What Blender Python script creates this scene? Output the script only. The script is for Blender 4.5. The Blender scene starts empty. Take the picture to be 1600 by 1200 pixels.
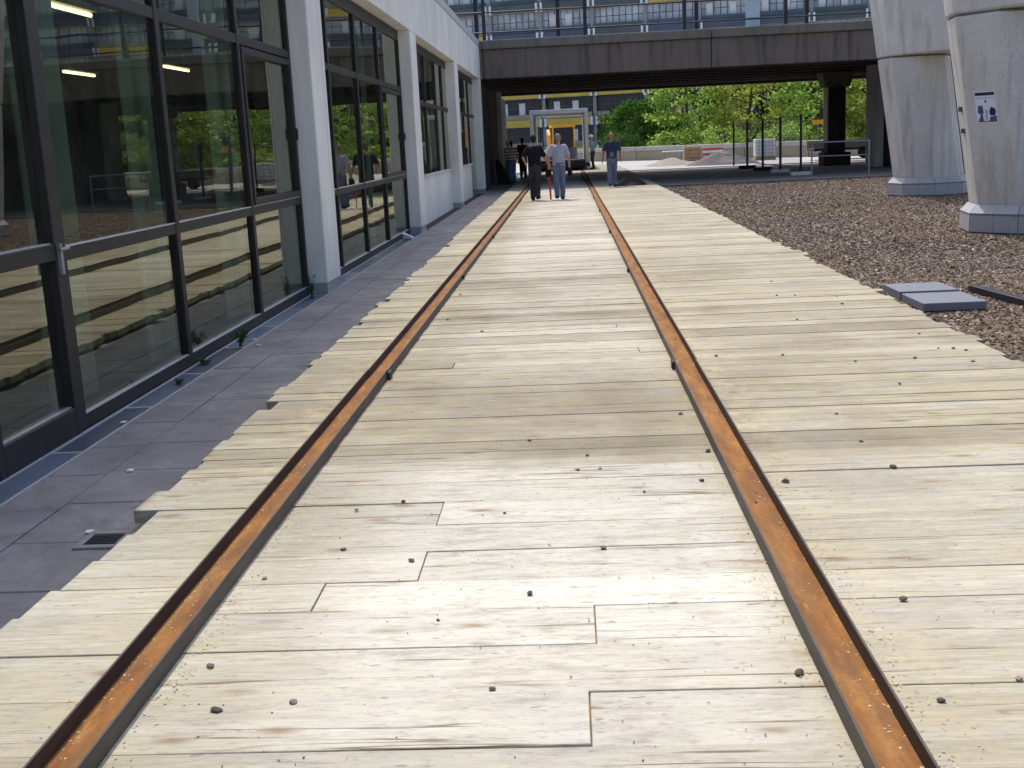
import bpy, bmesh, math, random
import numpy as np
from mathutils import Matrix, Vector, noise as mnoise
random.seed(7); rng = np.random.default_rng(7)
SC = bpy.context.scene
COL = SC.collection
R = math.radians
# ------------------------------------------------------------------ camera
F_PX = 1800.0; PITCH, ROLL, YAW = R(11.82), R(-2.735), R(-3.19)
cf = Vector((math.sin(YAW)*math.cos(PITCH), math.cos(YAW)*math.cos(PITCH), -math.sin(PITCH)))
cr0 = Vector((math.cos(YAW), -math.sin(YAW), 0)); cu0 = cr0.cross(cf)
cr = math.cos(ROLL)*cr0 + math.sin(ROLL)*cu0
cu = -math.sin(ROLL)*cr0 + math.cos(ROLL)*cu0
cam = bpy.data.cameras.new('camera'); cam.sensor_width = 36; cam.lens = F_PX/1600*36
cam.clip_start = 0.05; cam.clip_end = 2000
co = bpy.data.objects.new('camera', cam); COL.objects.link(co)
m = Matrix.Identity(4)
for i in range(3):
    m[i][0] = cr[i]; m[i][1] = cu[i]; m[i][2] = -cf[i]
m[2][3] = 1.6
co.matrix_world = m
SC.camera = co
# ------------------------------------------------------------------ light
SX, SY, SZ = -0.1465, 0.478, 0.866          # direction towards the sun: ahead and slightly left
w = bpy.data.worlds.new('World'); SC.world = w; w.use_nodes = True
nt = w.node_tree; nt.nodes.clear()
sky = nt.nodes.new('ShaderNodeTexSky'); sky.sky_type = 'NISHITA'; sky.sun_disc = False
sky.sun_elevation = R(60); sky.sun_rotation = math.atan2(SX, SY)
sky.air_density = 1.0; sky.dust_density = 3.5; sky.ozone_density = 1.0
bg = nt.nodes.new('ShaderNodeBackground'); bg.inputs[1].default_value = 0.15
wo = nt.nodes.new('ShaderNodeOutputWorld')
nt.links.new(sky.outputs[0], bg.inputs[0]); nt.links.new(bg.outputs[0], wo.inputs[0])
sun = bpy.data.lights.new('sun', 'SUN'); sun.energy = 2.15; sun.angle = R(0.6); sun.color = (1, 0.97, 0.90)
so = bpy.data.objects.new('sun', sun); COL.objects.link(so)
so.rotation_euler = Vector((SX, SY, SZ)).to_track_quat('Z', 'Y').to_euler()
so.location = (-10, 30, 60)
SC.view_settings.view_transform = 'Standard'; SC.view_settings.look = 'None'
SC.view_settings.exposure = 0.58; SC.view_settings.gamma = 1.0
try: SC.view_settings.use_curve_mapping = False
except Exception: pass

# ------------------------------------------------------------------ helpers
class MB:
    def __init__(s): s.v = []; s.f = []
    def add(s, vs, fs):
        n = len(s.v); s.v += [tuple(p) for p in vs]; s.f += [tuple(i+n for i in q) for q in fs]; return s
    def box(s, x0, x1, y0, y1, z0, z1):
        return s.add([(x0,y0,z0),(x1,y0,z0),(x1,y1,z0),(x0,y1,z0),(x0,y0,z1),(x1,y0,z1),(x1,y1,z1),(x0,y1,z1)],
                     [(3,2,1,0),(4,5,6,7),(0,1,5,4),(1,2,6,5),(2,3,7,6),(3,0,4,7)])
    def hexa(s, lo, hi):      # two polygons with the same count, joined
        n = len(lo)
        return s.add(list(lo)+list(hi), [tuple(range(n-1,-1,-1)), tuple(range(n,2*n))]+[(i,(i+1)%n,n+(i+1)%n,n+i) for i in range(n)])
    def obox(s, a, b, wdt, z0, z1, z0b=None, z1b=None):   # oriented box from a to b (xy), width wdt
        a = Vector(a[:2]); b = Vector(b[:2]); d = (b-a).normalized(); n = Vector((-d.y, d.x))*wdt/2
        z0b = z0 if z0b is None else z0b; z1b = z1 if z1b is None else z1b
        lo = [(*(a-n),z0),(*(b-n),z0b),(*(b+n),z0b),(*(a+n),z0)]
        hi = [(*(a-n),z1),(*(b-n),z1b),(*(b+n),z1b),(*(a+n),z1)]
        return s.hexa(lo, hi)
    def tube(s, pts, rad, n=8, caps=True):
        pts = [Vector(p) for p in pts]
        if not hasattr(rad, '__len__'): rad = [rad]*len(pts)
        rings = []
        prev = None
        for i, p in enumerate(pts):
            d = (pts[min(i+1,len(pts)-1)]-pts[max(i-1,0)]).normalized()
            if prev is None:
                a = d.orthogonal().normalized()
            else:
                a = (prev - d*prev.dot(d)).normalized()
            prev = a; b = d.cross(a)
            rings.append([p+(a*math.cos(2*math.pi*k/n)+b*math.sin(2*math.pi*k/n))*rad[i] for k in range(n)])
        vs = [q for r_ in rings for q in r_]; fs = []
        for i in range(len(pts)-1):
            for k in range(n): fs.append((i*n+k, i*n+(k+1)%n, (i+1)*n+(k+1)%n, (i+1)*n+k))
        if caps: fs += [tuple(range(n-1,-1,-1)), tuple(range((len(pts)-1)*n, len(pts)*n))]
        return s.add(vs, fs)
    def capsule(s, a, b, ra, rb, n=10, k=3):
        a = Vector(a); b = Vector(b); d = (b-a).normalized() if (b-a).length > 1e-6 else Vector((0,0,1))
        pts = []; rad = []
        for i in range(k+1):
            t = math.pi/2*(1-i/k); pts.append(a-d*ra*math.sin(t)); rad.append(max(ra*math.cos(t), .002))
        for i in range(k+1):
            t = math.pi/2*(i/k); pts.append(b+d*rb*math.sin(t)); rad.append(max(rb*math.cos(t), .002))
        return s.tube(pts, rad, n)
    def ell(s, c, r, n=12, k=8):
        vs = []; fs = []
        for i in range(k+1):
            t = math.pi*(i/k); t = min(max(t, .06), math.pi-.06)
            for j in range(n):
                p = 2*math.pi*j/n
                vs.append((c[0]+r[0]*math.sin(t)*math.cos(p), c[1]+r[1]*math.sin(t)*math.sin(p), c[2]-r[2]*math.cos(t)))
        for i in range(k):
            for j in range(n): fs.append((i*n+j, i*n+(j+1)%n, (i+1)*n+(j+1)%n, (i+1)*n+j))
        fs += [tuple(range(n-1,-1,-1)), tuple(range(k*n, k*n+n))]
        return s.add(vs, fs)
    def loft(s, rings, n=16):    # rings: (z, rx, ry, cx, cy)
        vs = []; fs = []
        for (z, rx, ry, cx, cy) in rings:
            for j in range(n):
                p = 2*math.pi*j/n; vs.append((cx+rx*math.cos(p), cy+ry*math.sin(p), z))
        for i in range(len(rings)-1):
            for j in range(n): fs.append((i*n+j, i*n+(j+1)%n, (i+1)*n+(j+1)%n, (i+1)*n+j))
        fs += [tuple(range(n-1,-1,-1)), tuple(range((len(rings)-1)*n, len(rings)*n))]
        return s.add(vs, fs)
    def mesh(s, name, off=(0,0,0), bevel=0, seg=1):
        me = bpy.data.meshes.new(name)
        me.from_pydata([(p[0]-off[0], p[1]-off[1], p[2]-off[2]) for p in s.v], [], s.f); me.update()
        if bevel:
            bm = bmesh.new(); bm.from_mesh(me)
            bmesh.ops.bevel(bm, geom=list(bm.edges), offset=bevel, segments=seg, affect='EDGES', clamp_overlap=True)
            bm.to_mesh(me); bm.free()
        return me
    def build(s, name, mat, parent=None, bevel=0, smooth=False, local=False, seg=1):
        off = (0,0,0)
        if parent is not None and not local:
            off = parent.location if parent.parent is None else Vector(parent.location)+Vector(parent.parent.location)
        me = s.mesh(name, off, bevel, seg)
        if smooth: me.polygons.foreach_set('use_smooth', [True]*len(me.polygons))
        return link(name, me, mat, parent)

def link(name, me, mat, parent=None):
    o = bpy.data.objects.new(name, me); COL.objects.link(o)
    if mat is not None and len(me.materials) == 0: me.materials.append(M[mat])
    if parent is not None: o.parent = parent
    return o
def empty(name, loc=(0,0,0), rz=0):
    o = bpy.data.objects.new(name, None); o.empty_display_size = .2; COL.objects.link(o)
    o.location = loc; o.rotation_euler[2] = rz; return o
def tag(o, label=None, cat=None, group=None, kind=None):
    if label: o['label'] = label
    if cat: o['category'] = cat
    if group: o['group'] = group
    if kind: o['kind'] = kind
    return o
def struct(o): o['kind'] = 'structure'; return o

# ------------------------------------------------------------------ materials
M = {}
class NT:
    def __init__(s, name, rough=.8, spec=.3, metal=0):
        s.m = bpy.data.materials.new(name); s.m.use_nodes = True; s.t = s.m.node_tree
        s.b = s.t.nodes['Principled BSDF']; s.b.inputs['Roughness'].default_value = rough
        s.b.inputs['Specular IOR Level'].default_value = spec; s.b.inputs['Metallic'].default_value = metal
        M[name] = s.m
    def n(s, typ, **kw):
        q = s.t.nodes.new('ShaderNode'+typ)
        for k, v in kw.items(): setattr(q, k, v)
        return q
    def l(s, a, b): s.t.links.new(a, b)
    def pos(s, scale=(1,1,1), obj=True, rnd=False):
        if obj: src = s.n('TexCoord').outputs['Object']
        else: src = s.n('NewGeometry').outputs['Position']
        mp = s.n('Mapping'); mp.inputs['Scale'].default_value = scale; s.l(src, mp.inputs['Vector'])
        if rnd:
            oi = s.n('ObjectInfo'); mul = s.n('Math', operation='MULTIPLY'); mul.inputs[1].default_value = 37.0
            s.l(oi.outputs['Random'], mul.inputs[0])
            cb = s.n('CombineXYZ'); s.l(mul.outputs[0], cb.inputs[0]); s.l(mul.outputs[0], cb.inputs[2])
            s.l(cb.outputs[0], mp.inputs['Location'])
        return mp.outputs[0]
    def noise(s, vec, scale, detail=4, rough=.55, dist=0):
        q = s.n('TexNoise'); q.inputs['Scale'].default_value = scale; q.inputs['Detail'].default_value = detail
        q.inputs['Roughness'].default_value = rough; q.inputs['Distortion'].default_value = dist
        s.l(vec, q.inputs['Vector']); return q.outputs['Fac']
    def ramp(s, fac, stops):
        q = s.n('ValToRGB'); e = q.color_ramp.elements
        while len(e) > len(stops): e.remove(e[-1])
        while len(e) < len(stops): e.new(0.5)
        for i, (p, c) in enumerate(stops):
            e[i].position = p; e[i].color = (c, c, c, 1) if not hasattr(c, '__len__') else (*c, 1)
        s.l(fac, q.inputs[0]); return q.outputs[0]
    def mix(s, fac, a, b, mode='MIX'):
        q = s.n('Mix', data_type='RGBA', blend_type=mode)
        for val, i in ((fac, 0), (a, 6), (b, 7)):
            if hasattr(val, 'is_linked') or hasattr(val, 'links'): s.l(val, q.inputs[i])
            elif i == 0: q.inputs[0].default_value = val
            else: q.inputs[i].default_value = (*val, 1)
        return q.outputs[2]
    def math(s, op, a, b=None):
        q = s.n('Math', operation=op)
        for i, val in enumerate((a, b)):
            if val is None: continue
            if hasattr(val, 'links'): s.l(val, q.inputs[i])
            else: q.inputs[i].default_value = val
        return q.outputs[0]
    def color(s, c):
        if hasattr(c, 'links'): s.l(c, s.b.inputs['Base Color'])
        else: s.b.inputs['Base Color'].default_value = (*c, 1)
    def bump(s, h, strength=.3, dist=.01):
        q = s.n('Bump'); q.inputs['Strength'].default_value = strength; q.inputs['Distance'].default_value = dist
        s.l(h, q.inputs['Height']); s.l(q.outputs[0], s.b.inputs['Normal'])

def plain(name, c, rough=.7, spec=.3, metal=0, var=.12, scale=6, bump=0):
    t = NT(name, rough, spec, metal)
    v = t.noise(t.pos(obj=False), scale, 4)
    lo = tuple(x*(1-var) for x in c); hi = tuple(min(1, x*(1+var)) for x in c)
    t.color(t.ramp(v, [(.3, lo), (.7, hi)]))
    if bump: t.bump(t.noise(t.pos(obj=False), scale*8, 3), bump, .01)
    return t

# --- planks
t = NT('plank_wood', 1.0, .03)
p = t.pos((1, 1, 1), True, True)
def scaled(vec, sc):
    q = t.n('Mapping'); q.inputs['Scale'].default_value = sc; t.l(vec, q.inputs['Vector']); return q.outputs[0]
grain = t.noise(scaled(p, (2.2, 22, 22)), 1.0, 6, .65, 1.2)
fine = t.noise(scaled(p, (6, 120, 120)), 1.0, 3, .6)
blot = t.noise(scaled(p, (1.6, 4, 4)), 1.0, 4, .6)
tone = t.n('Attribute', attribute_type='OBJECT', attribute_name='tone').outputs['Fac']
streak = t.noise(scaled(p, (.22, 15, 15)), 1.0, 4, .6, .3)
white = t.ramp(grain, [(.25, (.38, .345, .252)), (.5, (.50, .475, .383)), (.75, (.60, .585, .50))])
tan = t.ramp(grain, [(.25, (.24, .213, .133)), (.5, (.36, .33, .227)), (.75, (.47, .445, .335))])
c = t.mix(tone, white, tan)
c = t.mix(t.ramp(streak, [(.36, .38), (.48, 0)]), c, (.47, .39, .27))
c = t.mix(t.ramp(streak, [(.55, 0), (.70, .35)]), c, (.66, .65, .62))
c = t.mix(t.ramp(fine, [(.35, .4), (.6, 0)]), c, (.34, .265, .17))
c = t.mix(t.ramp(blot, [(.50, 0), (.70, .45)]), c, (.40, .39, .385))
blot2 = t.noise(scaled(p, (6.5, 19, 19)), 1.0, 5, .7, 1.0)
c = t.mix(t.ramp(blot2, [(.54, 0), (.66, .55)]), c, (.36, .345, .335))
gp = t.n('NewGeometry').outputs['Position']
mp = t.n('Mapping'); mp.inputs['Scale'].default_value = (1.1, .6, 1); t.l(gp, mp.inputs['Vector'])
track = t.noise(mp.outputs[0], 1.0, 6, .7)
c = t.mix(t.ramp(track, [(.48, 0), (.68, .5)]), c, (.33, .30, .26))
sx = t.n('SeparateXYZ'); t.l(gp, sx.inputs[0])
path = t.ramp(t.math('ABSOLUTE', t.math('ADD', sx.outputs[0], .1)), [(.35, 1), (1.0, .25)])
mp2 = t.n('Mapping'); mp2.inputs['Scale'].default_value = (4.0, 15, 5); t.l(gp, mp2.inputs['Vector'])
sm1 = t.noise(mp2.outputs[0], 1.0, 7, .75, .25)
mp3 = t.n('Mapping'); mp3.inputs['Scale'].default_value = (1.6, 1.1, 1); t.l(gp, mp3.inputs['Vector'])
sm2 = t.noise(mp3.outputs[0], 1.0, 4, .6)
c = t.mix(t.math('MULTIPLY', t.ramp(t.math('ABSOLUTE', t.math('ADD', sx.outputs[0], .1)), [(.60, .55), (1.15, .0)]), t.math('SUBTRACT', 1.0, tone)), c, (.71, .69, .63))
sm = t.math('MULTIPLY', t.ramp(sm1, [(.46, 0), (.66, .62)]), t.math('MULTIPLY', t.ramp(sm2, [(.33, .25), (.55, 1)]), path))
c = t.mix(sm, c, (.27, .25, .235))
ck = t.noise(scaled(p, (.35, 11, 11)), 1.0, 3, .5, .2)
ckl = t.math('ABSOLUTE', t.math('SUBTRACT', ck, .5))
ckm = t.noise(scaled(p, (1.3, 6, 6)), 1.0, 2, .5)
c = t.mix(t.math('MULTIPLY', t.ramp(ckl, [(.004, .8), (.016, 0)]), t.ramp(ckm, [(.48, 0), (.56, 1)])), c, (.17, .11, .06))
mot = t.noise(scaled(p, (18, 60, 60)), 1.0, 4, .75)
c = t.mix(t.ramp(mot, [(.33, .45), (.47, 0)]), c, (.25, .205, .15))
mp4 = t.n('Mapping'); mp4.inputs['Scale'].default_value = (.55, .42, 1); mp4.inputs['Location'].default_value = (3.1, 1.7, 0); t.l(gp, mp4.inputs['Vector'])
big = t.noise(mp4.outputs[0], 1.0, 5, .65)
c = t.mix(t.math('MULTIPLY', t.ramp(big, [(.46, 0), (.64, .55)]), t.math('ADD', tone, .15)), c, (.20, .165, .125))
dst = t.noise(t.pos((7, 5, 5), False), 1.0, 6, .75)
nr = t.ramp(t.math('ABSOLUTE', t.math('SUBTRACT', t.math('ABSOLUTE', t.math('ADD', sx.outputs[0], .31)), 1.22)), [(.06, .9), (.34, 0)])
c = t.mix(t.math('MULTIPLY', nr, t.ramp(dst, [(.44, 0), (.62, .85)])), c, (.47, .40, .27))
sp = t.noise(scaled(p, (14, 40, 40)), 1.0, 2, .5)
c = t.mix(t.ramp(sp, [(.66, 0), (.74, .65)]), c, (.22, .20, .19))
vo = t.n('TexVoronoi'); vo.inputs['Scale'].default_value = 1.0; t.l(scaled(p, (2.0, 5.5, 3)), vo.inputs['Vector'])
kn = t.math('ADD', vo.outputs['Distance'], t.math('MULTIPLY', fine, .06))
c = t.mix(t.ramp(kn, [(.07, .8), (.15, .25), (.22, 0)]), c, (.25, .165, .09))
oi = t.n('ObjectInfo'); hs = t.n('HueSaturation')
t.l(t.math('MULTIPLY_ADD', oi.outputs['Random'], .26), hs.inputs['Value'])
hs.inputs['Value'].links[0].from_node.inputs[2].default_value = .86
t.l(c, hs.inputs['Color']); t.color(hs.outputs[0])
t.bump(t.math('ADD', grain, t.math('MULTIPLY', fine, .4)), .35, .006)

# --- rust / steel
t = NT('rust_web', .85, .2)
a = t.noise(t.pos((8, 1.2, 8), False), 1.5, 6, .65); b = t.noise(t.pos((60, 60, 60), False), 1, 3)
c = t.ramp(a, [(.28, (.14, .058, .022)), (.5, (.29, .125, .032)), (.72, (.39, .19, .055))])
c = t.mix(t.ramp(b, [(.4, .35), (.6, 0)]), c, (.19, .075, .03))
g = t.noise(t.pos((26, 1.1, 8), False), 1.0, 5, .65)
c = t.mix(t.ramp(g, [(.48, 0), (.68, .6)]), c, (.17, .115, .065))
pt = t.noise(t.pos((14, 3.5, 14), False), 1.0, 6, .7)
c = t.mix(t.ramp(pt, [(.47, 0), (.62, .5)]), c, (.125, .064, .035))
c = t.mix(t.ramp(pt, [(.33, .5), (.42, 0)]), c, (.46, .24, .075))
t.color(c); t.bump(b, .3, .004)
t = NT('rust_dark', .7, .3)
a = t.noise(t.pos((10, 2, 10), False), 1.6, 5, .65)
t.color(t.ramp(a, [(.3, (.035, .024, .026)), (.55, (.055, .034, .032)), (.75, (.115, .06, .04))]))
t = NT('mill_scale', .6, .4)
a = t.noise(t.pos((10, 2.5, 10), False), 2, 5, .65)
t.color(t.ramp(a, [(.3, (.038, .034, .034)), (.55, (.062, .052, .048)), (.75, (.12, .075, .05))]))
plain('sawdust', (.62, .52, .34), .9, .1, 0, .2, 40)

# --- concrete family
def concrete(name, c, stain, streak=.35, rough=.85, sc=1.0, speck=.3):
    t = NT(name, rough, .25)
    big = t.noise(t.pos((.9*sc, .9*sc, .5*sc), False), 1.0, 5, .6)
    ver = t.noise(t.pos((5*sc, 5*sc, .35*sc), False), 1.0, 5, .6)
    fin = t.noise(t.pos((40, 40, 40), False), 1.0, 3, .6)
    col = t.ramp(big, [(.3, tuple(x*.85 for x in c)), (.7, tuple(min(1, x*1.1) for x in c))])
    col = t.mix(t.ramp(ver, [(.5, 0), (.75, streak)]), col, stain)
    col = t.mix(t.ramp(fin, [(.38, speck), (.5, 0)]), col, stain)
    t.color(col); t.bump(t.math('ADD', t.math('MULTIPLY', big, .6), fin), .25, .008)
concrete('painted_wall', (.77, .76, .74), (.42, .40, .37), .42, .7, 1, .06)
concrete('wall_base', (.36, .36, .37), (.18, .17, .16), .5)
concrete('column_concrete', (.64, .62, .59), (.27, .235, .20), .7)
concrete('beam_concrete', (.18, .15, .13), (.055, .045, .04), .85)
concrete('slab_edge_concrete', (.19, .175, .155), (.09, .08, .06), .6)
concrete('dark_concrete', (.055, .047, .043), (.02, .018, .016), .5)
concrete('pale_concrete', (.50, .47, .42), (.3, .27, .22), .4)
plain('coping_metal', (.50, .51, .54), .5, .4, 0, .08, 3)
plain('plinth_tile', (.36, .365, .385), .6, .35, 0, .08, 12, .1)
plain('mortar', (.17, .17, .17), .9, .1)
plain('soffit_paint', (.52, .49, .42), .8, .2, 0, .08, 2)

t = NT('paving', .75, .3)
a = t.noise(t.pos((1.4, 1.4, 1), False), 1, 6, .65); f2 = t.noise(t.pos((55, 55, 55), False), 1, 3)
oi = t.n('ObjectInfo')
c = t.ramp(a, [(.25, (.15, .148, .155)), (.5, (.255, .252, .262)), (.75, (.38, .37, .36))])
c = t.mix(t.math('MULTIPLY', oi.outputs['Random'], .45), c, (.25, .24, .25))
c = t.mix(t.ramp(f2, [(.38, .4), (.5, 0)]), c, (.22, .21, .22))
st = t.noise(t.pos((3.2, 3.2, 3), False), 1, 6, .7, .8)
c = t.mix(t.ramp(st, [(.5, 0), (.66, .6)]), c, (.15, .13, .12))
c = t.mix(t.ramp(st, [(.32, .4), (.44, 0)]), c, (.38, .365, .36))
t.color(c); t.bump(f2, .2, .004)
t = NT('paving_joint', .95, .1)
t.color(t.ramp(t.noise(t.pos((20, 20, 20), False), 1, 3), [(.3, (.045, .042, .045)), (.7, (.10, .09, .085))]))
t = NT('drain_grate', .45, .5, .3)
wv = t.n('TexWave', wave_type='BANDS', bands_direction='Y'); wv.inputs['Scale'].default_value = 18
t.l(t.pos((1, 1, 1), False), wv.inputs['Vector'])
oi = t.n('ObjectInfo')
c = t.mix(oi.outputs['Random'], (.03, .045, .085), (.16, .22, .33))
c = t.mix(t.math('MULTIPLY', wv.outputs['Fac'], .5), c, (.08, .10, .14))
t.color(c)
plain('zinc', (.60, .61, .63), .45, .5, .4, .1, 10)
plain('black_hole', (.02, .022, .024), .8, .1)

# --- ground sheets
t = NT('plaza_ground', .85, .25)
a = t.noise(t.pos((.3, .3, .3), False), 1, 6, .65); f2 = t.noise(t.pos((9, 9, 9), False), 1, 4)
c = t.ramp(a, [(.3, (.33, .32, .32)), (.7, (.47, .46, .46))])
c = t.mix(t.ramp(f2, [(.35, .4), (.55, 0)]), c, (.26, .25, .25)); t.color(c)
t = NT('underpass_ground', .9, .2)
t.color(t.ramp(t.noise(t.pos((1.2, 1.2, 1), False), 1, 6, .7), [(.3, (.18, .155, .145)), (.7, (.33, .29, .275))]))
t = NT('gravel_bed', .95, .15)
a = t.noise(t.pos((26, 26, 26), False), 1, 4, .7); b2 = t.noise(t.pos((.5, .5, .5), False), 1, 4)
c = t.ramp(a, [(.3, (.05, .042, .037)), (.55, (.14, .115, .10)), (.75, (.26, .22, .195))])
c = t.mix(t.ramp(b2, [(.4, 0), (.7, .5)]), c, (.20, .13, .075), 'MIX'); t.color(c); t.bump(a, .8, .03)
t = NT('gravel_stone', .9, .2)
oi = t.n('ObjectInfo')
c = t.ramp(oi.outputs['Random'], [(0, (.055, .040, .030)), (.3, (.125, .090, .068)), (.6, (.185, .138, .106)), (.85, (.245, .195, .155)), (.97, (.32, .28, .24)), (1, (.60, .57, .53))])
gq = t.n('NewGeometry')
b2 = t.noise(t.pos((.35, .35, .35), False), 1, 4)
c = t.mix(t.ramp(b2, [(.45, 0), (.62, .45)]), c, (.22, .145, .085)); t.color(c)
t = NT('pebble', .85, .25)
oi = t.n('ObjectInfo')
t.color(t.ramp(oi.outputs['Random'], [(0, (.09, .078, .065)), (.6, (.17, .14, .115)), (1, (.30, .245, .19))]))

# --- glass and frames
plain('frame_dark', (.024, .021, .023), .5, .35, .1, .1, 4)
plain('gasket', (.012, .012, .014), .6, .3)
def glass(name, ior, tint, rough=0.0, refl=(1, 1, 1)):
    mt = bpy.data.materials.new(name); mt.use_nodes = True; tr = mt.node_tree; tr.nodes.clear()
    o = tr.nodes.new('ShaderNodeOutputMaterial'); mx = tr.nodes.new('ShaderNodeMixShader')
    fr = tr.nodes.new('ShaderNodeFresnel'); fr.inputs[0].default_value = ior
    g = tr.nodes.new('ShaderNodeBsdfGlossy'); g.inputs['Roughness'].default_value = rough; g.inputs[0].default_value = (*refl, 1)
    tp = tr.nodes.new('ShaderNodeBsdfTransparent'); tp.inputs[0].default_value = (*tint, 1)
    nz = tr.nodes.new('ShaderNodeTexNoise'); nz.inputs['Scale'].default_value = .9; nz.inputs['Detail'].default_value = 1
    tc = tr.nodes.new('ShaderNodeTexCoord'); tr.links.new(tc.outputs['Object'], nz.inputs['Vector'])
    bp = tr.nodes.new('ShaderNodeBump'); bp.inputs['Strength'].default_value = .05; bp.inputs['Distance'].default_value = .05
    tr.links.new(nz.outputs['Fac'], bp.inputs['Height']); tr.links.new(bp.outputs[0], g.inputs['Normal'])
    tr.links.new(fr.outputs[0], mx.inputs[0]); tr.links.new(tp.outputs[0], mx.inputs[1]); tr.links.new(g.outputs[0], mx.inputs[2])
    df = tr.nodes.new('ShaderNodeBsdfDiffuse'); df.inputs[0].default_value = (.45, .46, .42, 1)
    m2 = tr.nodes.new('ShaderNodeMixShader'); nd = tr.nodes.new('ShaderNodeTexNoise'); nd.inputs['Scale'].default_value = 3.0; nd.inputs['Detail'].default_value = 6
    rp = tr.nodes.new('ShaderNodeMapRange'); rp.inputs[1].default_value = .35; rp.inputs[2].default_value = .75; rp.inputs[3].default_value = .002; rp.inputs[4].default_value = .045
    tr.links.new(tc.outputs['Object'], nd.inputs['Vector']); tr.links.new(nd.outputs['Fac'], rp.inputs[0]); tr.links.new(rp.outputs[0], m2.inputs[0])
    tr.links.new(mx.outputs[0], m2.inputs[1]); tr.links.new(df.outputs[0], m2.inputs[2])
    tr.links.new(m2.outputs[0], o.inputs[0]); M[name] = mt
glass('window_glass', 2.45, (.62, .76, .67), 0.012, (.99, .98, .82))
mt = bpy.data.materials.new('glass_back'); mt.use_nodes = True; tr = mt.node_tree; tr.nodes.clear()
o_ = tr.nodes.new('ShaderNodeOutputMaterial'); tp = tr.nodes.new('ShaderNodeBsdfTransparent'); tp.inputs[0].default_value = (.97, 1, .98, 1)
tr.links.new(tp.outputs[0], o_.inputs[0]); M['glass_back'] = mt
plain('far_glass_sky', (.46, .53, .60), .25, .6, 0, .45, .35)  # pale sky reflection and blinds put into the base colour
plain('far_glass_dark', (.018, .022, .04), .15, .6, 0, .4, .35)
plain('far_mullion', (.10, .11, .14), .6)
plain('far_parapet_green', (.09, .12, .125), .7, .3, 0, .15, .5)
plain('far_parapet_blue', (.09, .115, .16), .7, .3, 0, .15, .5)
plain('far_yellow', (.60, .43, .075), .65, .3, 0, .12, .5)
plain('far_beige', (.36, .31, .22), .75, .3, 0, .12, .5)
plain('far_white', (.76, .78, .80), .6, .3, 0, .05, 2)
plain('far_wall', (.30, .31, .33), .8)
plain('interior_wall', (.22, .24, .22), .9, .1)
plain('interior_floor', (.36, .40, .36), .7, .2)
plain('curtain', (.66, .72, .66), .9, .1, 0, .08, 3)
mt = bpy.data.materials.new('tube_light'); mt.use_nodes = True
b_ = mt.node_tree.nodes['Principled BSDF']; b_.inputs['Emission Color'].default_value = (1, .78, .38, 1); b_.inputs['Emission Strength'].default_value = 4.0
M['tube_light'] = mt

# --- misc
plain('steel_blue_black', (.016, .018, .03), .45, .5, .2, .1)
plain('steel_grey', (.30, .31, .32), .5, .4, .5, .1, 8)
plain('module_white', (.78, .84, .85), .55, .35, 0, .06, 1.5)
plain('orange_paint', (.75, .33, .03), .4, .4, 0, .1, 3)
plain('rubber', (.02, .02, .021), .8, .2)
plain('dark_glass', (.015, .018, .03), .1, .7, 0, .2, 1)
plain('granite_slab', (.155, .165, .20), .6, .35, 0, .1, 30)
plain('tarp_grey', (.12, .115, .125), .8, .2, 0, .25, 2)
plain('sand', (.30, .265, .235), .95, .1, 0, .2, 6)
plain('red_paint', (.55, .05, .05), .5, .3)
plain('red_strap', (.62, .09, .10), .7, .2)
plain('white_paint', (.75, .76, .78), .5, .3, 0, .05)
plain('pale_blue', (.50, .60, .68), .6, .3, 0, .05)
plain('wood_crate', (.45, .30, .16), .8, .2, 0, .25, 6)
plain('seam_wood', (.30, .19, .10), .9, .1, 0, .3, 8)
plain('paper', (.72, .74, .80), .7, .2, 0, .04, 10)
plain('print_navy', (.02, .026, .06), .6, .3)
plain('print_violet', (.085, .075, .20), .6, .3)
plain('print_blue', (.33, .45, .58), .6, .3)
# people
plain('skin', (.47, .25, .17), .6, .3, 0, .08, 20)
plain('skin_tan', (.36, .16, .10), .6, .3, 0, .08, 20)
plain('hair_dark', (.02, .014, .012), .7, .3)
plain('hair_grey', (.24, .215, .19), .8, .2, 0, .3, 60)
plain('cloth_black', (.014, .015, .022), .9, .15)
plain('cloth_lavender', (.36, .36, .44), .9, .15, 0, .12, 10)
plain('cloth_navy', (.03, .045, .085), .9, .15)
plain('cloth_bluegrey', (.13, .15, .23), .9, .15, 0, .15, 10)
plain('cloth_darkgrey', (.045, .043, .05), .9, .15, 0, .2, 10)
plain('cloth_jeans', (.10, .17, .33), .9, .15, 0, .25, 10)
plain('cloth_green', (.20, .33, .27), .9, .15)
plain('cloth_white', (.62, .61, .60), .9, .15)
plain('cloth_maroon', (.045, .016, .022), .9, .15)
plain('shoe', (.02, .017, .016), .7, .3)
plain('helmet_yellow', (.78, .58, .05), .4, .4)
plain('helmet_white', (.80, .80, .80), .4, .4)
t = NT('cloth_stripes', .9, .15)
wv = t.n('TexWave', wave_type='BANDS', bands_direction='Z'); wv.inputs['Scale'].default_value = 2.6
t.l(t.pos((1, 1, 1), False), wv.inputs['Vector'])
t.color(t.ramp(wv.outputs['Fac'], [(.4, (.23, .08, .09)), (.55, (.60, .57, .57))]))

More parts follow.
